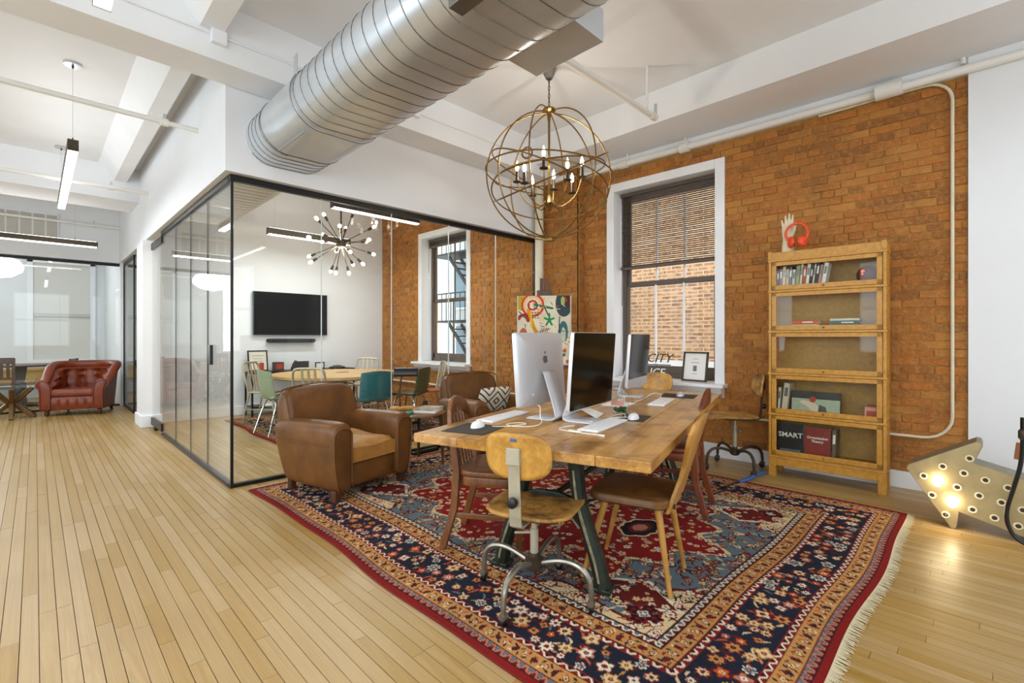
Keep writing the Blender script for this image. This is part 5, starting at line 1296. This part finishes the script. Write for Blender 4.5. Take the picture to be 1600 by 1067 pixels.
# ---- hand stand and headphones on top
hd = thing('mannequin_hand', 'cream display hand standing on the bookcase', 'ornament', bl(.30,-.14,2.012), BR)
h = MB(); h.lathe([(.05,.0),(.05,.05),(.042,.12),(.04,.15)],16)
h.loft([[(x_*k,y_*k2,z_) for x_,y_ in rrect(1,1,.4,4)] for k,k2,z_ in ((.08,.06,.13),(.092,.05,.18),(.098,.042,.225),(.09,.035,.25))])
for (x0,x1,z1,r_) in ((.036,.05,.318,.0105),(.014,.018,.352,.0115),(-.010,-.012,.366,.0115),(-.033,-.042,.352,.011)):
    h.tube([(x0,0,.235),((x0+x1)/2,.006,(.235+z1)/2),(x1,.002,z1)],[r_*1.1,r_,r_*.62],8)
h.tube([(-.035,.005,.165),(-.058,.028,.205),(-.068,.038,.25),(-.072,.04,.272)],[.017,.014,.011,.007],8)
o = h.build('hand', plain('cream_ceramic','#dccfae',.4), hd)
q = o.modifiers.new('fuse','REMESH'); q.mode = 'VOXEL'; q.voxel_size = .0045; q.use_smooth_shade = True
hp = thing('headphones', 'orange red headphones hanging on the thumb of the display hand', 'headphones', bl(.215,-.075,2.012), BR)
hb_ = [(.088*math.cos(R(a)),0,.165+.088*math.sin(R(a))) for a in range(-50,231,14)]
MB().tube(hb_, .011, 8, sx=.8).build('headband', M['orange'], hp, smooth=True)
for sx in (-1,1):
    c_ = Vector((sx*.045,.0,.09)); ax = Vector((sx*.75,.5,.0)).normalized(); qq = Vector((0,0,1)).rotation_difference(ax).to_matrix().to_4x4()
    e = MB().lathe([(.001,.018),(.036,.018),(.048,.011),(.052,0),(.05,-.008),(.001,-.008)],20).xform(Matrix.Translation(c_) @ qq).build('ear_cup', M['orange'], hp, smooth=True)
    MB().lathe([(.04,-.008),(.042,-.02),(.025,-.026),(.001,-.02)],18).xform(Matrix.Translation(c_) @ qq).build('ear_pad', M['red'], e, smooth=True)

# ================================================================== ARROW SIGN
ar = thing('marquee_arrow_sign', 'champagne metal marquee arrow with two lit bulbs on the floor', 'sign', (4.25,0,0))
lean = Matrix.Rotation(R(0),4,'Y')
ol_ = [(.415,.352),(.405,.378),(.07,.585),(.05,.58),(.043,.56),(.083,.445),(-.27,.355),(-.27,.0),(.152,.118),(.163,.02),(.172,.002),(.192,.004),(.2,.02)]
MB().prism(ol_,'x',0,.012).xform(lean).build('face', M['signface'], ar, bevel=.002)
rim = MB(); n = len(ol_)
rim.loft([[(-.004,p[0],p[1]) for p in ol_],[(.2,p[0],p[1]) for p in ol_]],caps=False)
rim.xform(lean).build('rim', M['signrim'], ar, solid=.003)
MB().prism(ol_,'x',.195,.198).xform(lean).build('back_plate', M['signrim'], ar)
pts = [(.327,.316),(.23,.399),(.102,.473),(.128,.373),(.255,.292),(.159,.276),(.284,.196),(.183,.17),(.217,.081),(.029,.349),(.057,.245),(.087,.148),(-.07,.322),(-.042,.225),(-.011,.121),(-.17,.296),(-.132,.2),(-.113,.098),(-.225,.18),(-.21,.08)]
for i, (y_, z_) in enumerate(pts):
    if i in (4,7):
        b_ = MB().sphere((-.028,y_,z_),.026,10).xform(lean).build('lit_bulb', M['bulbw'], ar, smooth=True)
        l = bpy.data.lights.new('arrow_bulb_light','POINT'); l.energy = 1.1; l.color = (1,.8,.5); l.shadow_soft_size = .03
        lo = bpy.data.objects.new('arrow_bulb_light', l); link(lo, ar); lo.location = lean @ Vector((-.075,y_,z_))
    else:
        s_ = MB().tube([(-.004,y_+.018*math.cos(q),z_+.018*math.sin(q)) for q in np.linspace(0,2*PI,19)[:-1]], .0055, 6, closed=True).xform(lean).build('socket_ring', plain('socket_cream','#d9cfae',.5) if i == 0 else bpy.data.materials['socket_cream'], ar, smooth=True)
        MB().lathe([(.001,-.003),(.0135,-.003),(.0135,.0)],14,(0,y_,z_),'x').xform(lean).build('socket_hole', M['bronze'], s_)
        if i == 8: MB().sphere((-.03,y_,z_),.022,8).xform(lean).build('clear_bulb', M['cabglass'], s_, smooth=True)
# black looped tube at the right edge
bt = thing('black_tube_stand', 'black bent tube stand with clamp and tan tab at the right edge', 'stand', (4.1,0,0))
MB().tube(spline([(0,-.135,.78),(0,-.128,.66),(0,-.118,.5),(0,-.09,.36),(0,-.062,.22),(0,-.072,.12),(0,-.12,.05),(0,-.25,.012),(0,-.4,.05),(0,-.43,.25),(0,-.36,.5),(0,-.3,.78)],6), .011, 8).build('bent_tube', M['blackp'], bt, smooth=True)
MB().lathe([(.018,-.03),(.024,-.02),(.024,.02),(.018,.03)],12,(0,-.131,.68)).build('clamp', M['bronze'], bt, smooth=True)
MB().lathe([(.017,-.05),(.017,.05)],12,(0,-.133,.73)).build('grip', M['blackp'], bt, smooth=True)
MB().bar((0,-.115,.63),(0,-.105,.53),.03,.008,up=(1,0,0)).build('leather_tab', plain('tan_tab','#8a4f26',.5), bt, bevel=.004)
# blue lanyard on the floor
ln = thing('blue_strap', 'blue strap with a black cord on the floor by the swivel chair', 'strap', (0,0,0))
MB().tube(spline([(4.72,1.475,.012),(4.6,1.5,.012),(4.42,1.5,.015),(4.25,1.525,.014)],5), .016, 6, sx=1.3).build('strap', M['blue'], ln, smooth=True)
MB().tube(spline([(4.25,1.525,.014),(4.12,1.545,.02),(3.95,1.52,.022),(3.72,1.55,.02)],6), .006, 6).build('cord', M['blackp'], ln, smooth=True)
# ================================================================== MEETING ROOM
rt_ = thing('round_table', 'big round pale oak meeting table in the glass room', 'table', (3.1,6.65,.013))
MB().lathe([(.86,.675),(.9,.69),(.9,.725),(.002,.725)],56).build('top', M['tabletop2'], rt_, smooth=True)
MB().box(-.06,.06,-.06,.06,.03,.68).build('pedestal', M['darkwood'], rt_, bevel=.005)
for a in (45,135,225,315): MB().bar((0,0,.035),(.5*math.cos(R(a)),.5*math.sin(R(a)),.035),.07,.07).build('foot', M['darkwood'], rt_, bevel=.006)
t = thing('cable_hatch', 'small brown hatch in the round meeting table', 'hatch', (3.18,6.7,.738)); MB().box(-.08,.08,-.04,.04,0,.008).build('lid', plain('hatch','#9c6a3c',.5), t)
def alu_chair(label, loc, f, seat_m=None, cush=None):
    t = thing('aluminium_chair', label, 'chair', loc, face_rot(*f), 'slatted aluminium chairs at the round table')
    a = M['navyalu']
    MB().prism(rrect(.39,.40,.06,4),'z',.435,.455).build('seat', seat_m or a, t, smooth=True, bevel=.006)
    hoop = [(-.17,-.19,.45),(-.185,-.225,.62),(-.185,-.26,.78),(-.165,-.272,.845),(-.11,-.277,.865),(.11,-.277,.865),(.165,-.272,.845),(.185,-.26,.78),(.185,-.225,.62),(.17,-.19,.45)]
    MB().tube(spline([Vector(p) for p in hoop],3), .014, 8).build('back_hoop', a, t, smooth=True)
    for x_ in (-.075,0,.075): MB().bar((x_,-.19,.455),(x_,-.275,.86),.03,.008,up=(0,1,0)).build('slat', a, t, bevel=.002)
    for sx in (-1,1):
        MB().tube([(sx*.165,.16,.44),(sx*.19,.21,0)],[.014,.011],8).build('front_leg', a, t, smooth=True)
        MB().tube([(sx*.165,-.18,.45),(sx*.19,-.27,0)],[.014,.011],8).build('rear_leg', a, t, smooth=True)
        MB().tube([(sx*.178,.185,.2),(sx*.178,-.225,.2)],.008,6).build('stretcher', a, t)
    return t
alu_chair('slatted aluminium chair on the near side of the round table', (2.47,5.92,.013), (.66,.75))
alu_chair('slatted aluminium chair behind the sage green chair', (2.42,7.5,.013), (.66,-.75))
alu_chair('slatted aluminium chair on the far side by the end wall', (3.95,7.55,.013), (-.7,-.72))
alu_chair('slatted aluminium chair with orange seat by the brick wall', (4.15,6.0,.013), (-.9,.42), M['seatorange'])
def shell_chair(label, loc, f, m):
    t = thing('shell_chair', label, 'chair', loc, face_rot(*f), 'moulded shell chairs at the round table')
    prof = spline([(0,.21,.43),(0,.19,.452),(0,.05,.445),(0,-.12,.44),(0,-.19,.47),(0,-.225,.56),(0,-.25,.7),(0,-.265,.8),(0,-.27,.825)],4); n = len(prof)
    def fn(u,v):
        p = prof[min(n-1,int(round(u*(n-1))))]; w_ = .215-.03*max(0,u-.75)*4*.6-.02*(1-u); s_ = (v-.5)*2
        e = .03*s_**4 if u < .5 else 0; y_ = .05*s_*s_ if u > .5 else 0
        k = 1-.18*max(0,(u-.86)/.14)**2*abs(s_)**3
        return (s_*w_*(1-.1*max(0,(u-.85)/.15)**2), p.y+y_, p.z+e if u < .5 else .44+(p.z-.44)*k)
    MB().grid(fn, n-1, 12).build('shell', m, t, smooth=True, solid=.01)
    for sx in (-1,1):
        MB().tube(spline([(sx*.05,.1,.42),(sx*.15,.13,.41),(sx*.19,.19,.2),(sx*.21,.23,0)],4), .011, 8).build('front_leg', M['chrome'], t, smooth=True)
        MB().tube(spline([(sx*.05,-.1,.42),(sx*.15,-.12,.41),(sx*.19,-.19,.2),(sx*.21,-.25,0)],4), .011, 8).build('rear_leg', M['chrome'], t, smooth=True)
    return t
shell_chair('sage green shell chair at the left of the round table', (2.27,6.55,.013), (1,.1), M['sage'])
shell_chair('teal shell chair with its back to the front glass', (3.0,5.55,.013), (.1,1), M['teal'])
shell_chair('olive shell chair near the glass room window', (3.72,5.75,.013), (-.5,.87), M['olive'])
# television, sound bar
tv = thing('television', 'black wall mounted television in the glass room', 'television', (3.135,8.56,1.29))
MB().box(-.615,.615,-.05,-.01,0,.72).build('bezel', M['blackp'], tv, bevel=.004); MB().box(-.605,.605,-.053,-.05,.012,.71).build('screen', M['tv'], tv); MB().box(-.2,.2,-.02,.02,.2,.5).build('wall_mount', M['black'], tv)
sb_ = thing('sound_bar', 'dark grey sound bar under the television', 'speaker', (3.13,8.56,1.165))
MB().prism(rrect(.79,.065,.03,5,0,.03),'y',-.09,.015).build('body', plain('dark_grille','#2b2c2e',.8), sb_, smooth=True, bevel=.004)
for sx in (-1,1): MB().lathe([(.02,-.093),(.024,-.09)],14,(sx*.31,0,.03),'y').build('driver', M['blackp'], sb_)
# console with things
cn = thing('console_table', 'black metal console table under the television', 'table', (3.25,8.34,0))
MB().box(-.86,.86,-.18,.18,.67,.70).build('top', M['black'], cn, bevel=.003); MB().box(-.84,.84,-.165,.165,.13,.15).build('lower_shelf', M['black'], cn)
for sx in (-1,1):
    for sy in (-1,1): MB().box(sx*.845-.013,sx*.845+.013,sy*.165-.013,sy*.165+.013,0,.67).build('leg', M['black'], cn)
t = thing('framed_certificate', 'black framed certificate leaning on the console', 'picture frame', (2.57,8.42,.70)); T_ = Matrix.Rotation(R(-10),4,'X')
MB().box(-.15,.15,-.01,.01,0,.02).box(-.15,.15,-.01,.01,.32,.34).box(-.15,-.13,-.01,.01,0,.34).box(.13,.15,-.01,.01,0,.34).xform(T_).build('frame', M['black'], t)
MB().box(-.131,.131,-.004,.004,.019,.321).xform(T_).build('sheet', plain('cream_sheet','#dcd6c6',.7), t)
MB().box(-.09,.09,-.006,-.004,.25,.256).box(-.07,.07,-.006,-.004,.2,.205).box(-.08,.08,-.006,-.004,.16,.164).xform(T_).build('print', M['logo'], t)
t = thing('red_candle', 'red cylinder candle in front of the certificate', 'candle', (2.56,8.24,.70)); MB().lathe([(.035,0),(.036,.14),(.03,.145),(.001,.14)],18).build('wax', M['red'], t, smooth=True)
MB().cyl((0,0,.14),(0,0,.16),.002,n=5).build('wick', M['black'], t)
t = thing('desk_phone', 'dark conference phone tilted on the console', 'phone', (3.18,8.3,.70)); MB().prism([(-.1,0),(.09,0),(.09,.03),(-.08,.15),(-.1,.15)],'x',-.12,.12).build('body', plain('phone_black','#26272a',.5), t, bevel=.008)
MB().prism([(.06,.052),(-.07,.142),(-.068,.145),(.062,.055)],'x',-.05,.09).build('display', plain('phone_lcd','#6c6a5c',.4), t)
MB().bar((-.09,.05,.075),(-.09,-.07,.155),.04,.03).build('handset', M['blackp'], t, bevel=.008)
t = thing('small_frame', 'small black desk frame on the console', 'picture frame', (3.55,8.36,.70)); MB().box(-.08,.08,-.01,.01,0,.015).box(-.08,.08,-.01,.01,.1,.115).box(-.08,-.065,-.01,.01,0,.115).box(.065,.08,-.01,.01,0,.115).build('frame', M['black'], t); MB().box(-.066,.066,-.003,.003,.014,.101).build('sheet', M['paper'], t)
t = thing('speaker_puck', 'flat black speakerphone at the right of the console', 'phone', (3.84,8.3,.70)); MB().lathe([(.14,0),(.14,.02),(.06,.05),(.001,.055)],24).build('body', M['blackp'], t, smooth=True)
t = thing('dark_box', 'dark box at the left part of the console', 'box', (2.86,8.38,.70)); MB().box(-.07,.07,-.07,.07,0,.14).build('carton', plain('dark_carton','#4a3b33',.6), t, bevel=.003)
MB().box(-.05,.05,-.0715,-.07,.03,.11).build('label', M['red'], t)
t = thing('paper_stack', 'white papers on the lower console shelf', 'paper', (2.75,8.3,.15)); MB().box(-.15,.15,-.1,.1,0,.02).build('sheets', M['paper'], t)

# ================================================================== FAR HALL
def chesterfield(label, loc, f):
    t = thing('tufted_armchair', label, 'armchair', loc, face_rot(*f)); m = M['redleather']
    path = []
    for i in range(15): path.append((-.34, .36-.42*i/14, Vector((1,0))))
    for i in range(1,24): a = PI-PI*i/24; path.append((.34*math.cos(a), -.06-.28*math.sin(a), Vector((-math.cos(a), math.sin(a)))))
    for i in range(15): path.append((.34, -.06+.42*i/14, Vector((-1,0))))
    n = len(path); rings = []
    for i,(x_,y_,nn) in enumerate(path):
        u = i/(n-1); b_ = max(0, min(1, (.30-y_)/.50)); h_ = .56+.29*(b_*b_*(3-2*b_)); r_ = .065; ring_ = []
        back = max(0,-(y_+.06)/.28); fl_ = .05*b_
        def pt(off, z): return (x_+nn.x*off-nn.x*fl_*(z/.8), y_+nn.y*off-nn.y*fl_*(z/.8), z)
        ring_ += [pt(-.06,.10), pt(-.065,.3), pt(-.075,h_-.14)]
        for a in range(200,-41,-30): ring_.append(pt(-.055+r_*math.cos(R(a)), h_-.06+r_*math.sin(R(a))))
        for k in range(9):
            z = h_-.13-(h_-.13-.30)*k/8
            s_ = u*11; q = (z-.3)/.12; tuft = max(0, math.cos(PI*(s_+q))*math.cos(PI*(s_-q)))**.7
            ring_.append(pt(.02+.055*(1-tuft)**1.0, z))
        rings.append(ring_)
    g = MB().loft(rings, caps=True, closed=False)
    g.build('upholstered_shell', m, t, smooth=True)
    for sx in (-1,1):
        MB().prism([(sx*.255,.10),(sx*.255,.42),(sx*.275,.5),(sx*.33,.58),(sx*.405,.58),(sx*.445,.53),(sx*.43,.47),(sx*.405,.42),(sx*.4,.10)],'y',.345,.375).build('arm_front', m, t, smooth=True, bevel=.012)
        MB().tube(spline([Vector((sx*.27,.38,.12)),Vector((sx*.272,.38,.44)),Vector((sx*.34,.38,.56)),Vector((sx*.42,.38,.53)),Vector((sx*.395,.38,.42)),Vector((sx*.39,.38,.12))],5), .007, 6).build('piping', m, t, smooth=True)
        MB().lathe([(.02,0),(.035,.03),(.03,.07),(.035,.1)],12,(sx*.33,.3,0)).build('front_foot', M['darkwood'], t, smooth=True)
        MB().cyl((sx*.28,-.3,.1),(sx*.3,-.34,0),.03,.02,n=8).build('rear_foot', M['darkwood'], t)
    fr = MB().grid(lambda u,v: ((u-.5)*.56, .36+.022*abs(math.sin(PI*5*u))**.6*math.sin(PI*v), .10+v*.2), 40, 8)
    fr.build('front_rail', m, t, smooth=True); MB().box(-.28,.28,-.28,.35,.1,.3).build('seat_frame', m, t)
    MB().box(-.275,.275,-.24,.385,.3,.42).build('seat_cushion', m, t, smooth=True, bevel=.04, seg=3)
    g = MB()
    for i in range(8):
        a = PI*(i+.5)/8; 
    return t
chesterfield('tufted chestnut red leather armchair in the far hall', (.55,10.7,0), (-.37,-.93))
ct = thing('glass_coffee_table', 'glass topped coffee table with star shaped wooden base', 'coffee table', (-.26,10.72,0), R(20))
MB().lathe([(.34,.47),(.34,.482)],40).build('glass_top', glass('green_glass',(.75,.9,.85,1),.08,.9), ct, smooth=True)
for k in range(3):
    a = R(k*60+10); c_,s_ = math.cos(a),math.sin(a)
    for sg_ in (-1,1):
        p = [(sg_*.29*c_,sg_*.29*s_,.0),(sg_*.1*c_,sg_*.1*s_,.22),(0,0,.25)]
        MB().bar(p[0],(0,0,.26),.05,.06).build('lower_leg', M['walnutply'], ct, bevel=.006)
        MB().bar((sg_*.26*c_,sg_*.26*s_,.468),(0,0,.2),.05,.06).build('upper_arm', M['walnutply'], ct, bevel=.006)
def slat_chair(label, loc, f):
    t = thing('dark_slat_chair', label, 'chair', loc, face_rot(*f), 'dark chairs in the far room'); m = M['darkwood']
    MB().prism(rrect(.42,.42,.05,4),'z',.43,.46).build('seat', m, t, bevel=.005)
    for sx in (-1,1):
        MB().bar((sx*.18,.18,.43),(sx*.19,.2,0),.035,.035).build('front_leg', m, t); MB().bar((sx*.19,-.26,.9),(sx*.18,-.22,0),.035,.035).build('rear_post', m, t)
    MB().bar((-.2,-.255,.86),(.2,-.255,.86),.02,.1).build('crest_rail', m, t, bevel=.004); MB().bar((-.18,-.235,.56),(.18,-.235,.56),.02,.04).build('lower_rail', m, t)
    for k in range(4): MB().bar((-.12+.08*k,-.24,.57),(-.12+.08*k,-.255,.83),.04,.012,up=(0,1,0)).build('slat', m, t)
slat_chair('dark slat back chair at the left edge behind the far glass', (-.36,11.8,0), (.3,.95))
slat_chair('dark slat back chair across the far round table', (-1.0,12.9,0), (.9,-.2))
ft = thing('far_round_table', 'dark round pedestal table behind the far glass', 'table', (-.2,12.55,0))
MB().lathe([(.5,.72),(.52,.735),(.52,.75),(.001,.75)],40).build('top', M['darkwood'], ft, smooth=True)
MB().loft([[(x_*k,y_*k,z_) for x_,y_ in ((-1,-1),(1,-1),(1,1),(-1,1))] for k,z_ in ((.08,.03),(.06,.4),(.1,.72))]).build('pedestal', plain('grey_pedestal','#4c4a45',.5), ft)
MB().box(-.25,.25,-.25,.25,0,.03).build('base', M['black'], ft, bevel=.004)
fc = thing('folding_chair', 'dark folding chair leaning by the far table', 'chair', (.28,12.2,0), face_rot(-.9,.3))
for sx in (-1,1):
    MB().bar((sx*.18,.2,0),(sx*.18,-.25,.85),.025,.03).build('long_leg', M['black'], fc); MB().bar((sx*.16,-.22,0),(sx*.16,.1,.48),.025,.03).build('short_leg', M['black'], fc)
MB().box(-.18,.18,-.12,.2,.43,.455).build('seat', M['chairwood'], fc, bevel=.004); MB().bar((-.18,-.235,.8),(.18,-.235,.8),.015,.1).build('back_panel', M['darkwood'], fc)
shell_chair('white shell chair inside the second glass room', (1.9,10.2,0), (.8,.6), M['white']).pop('group', None)
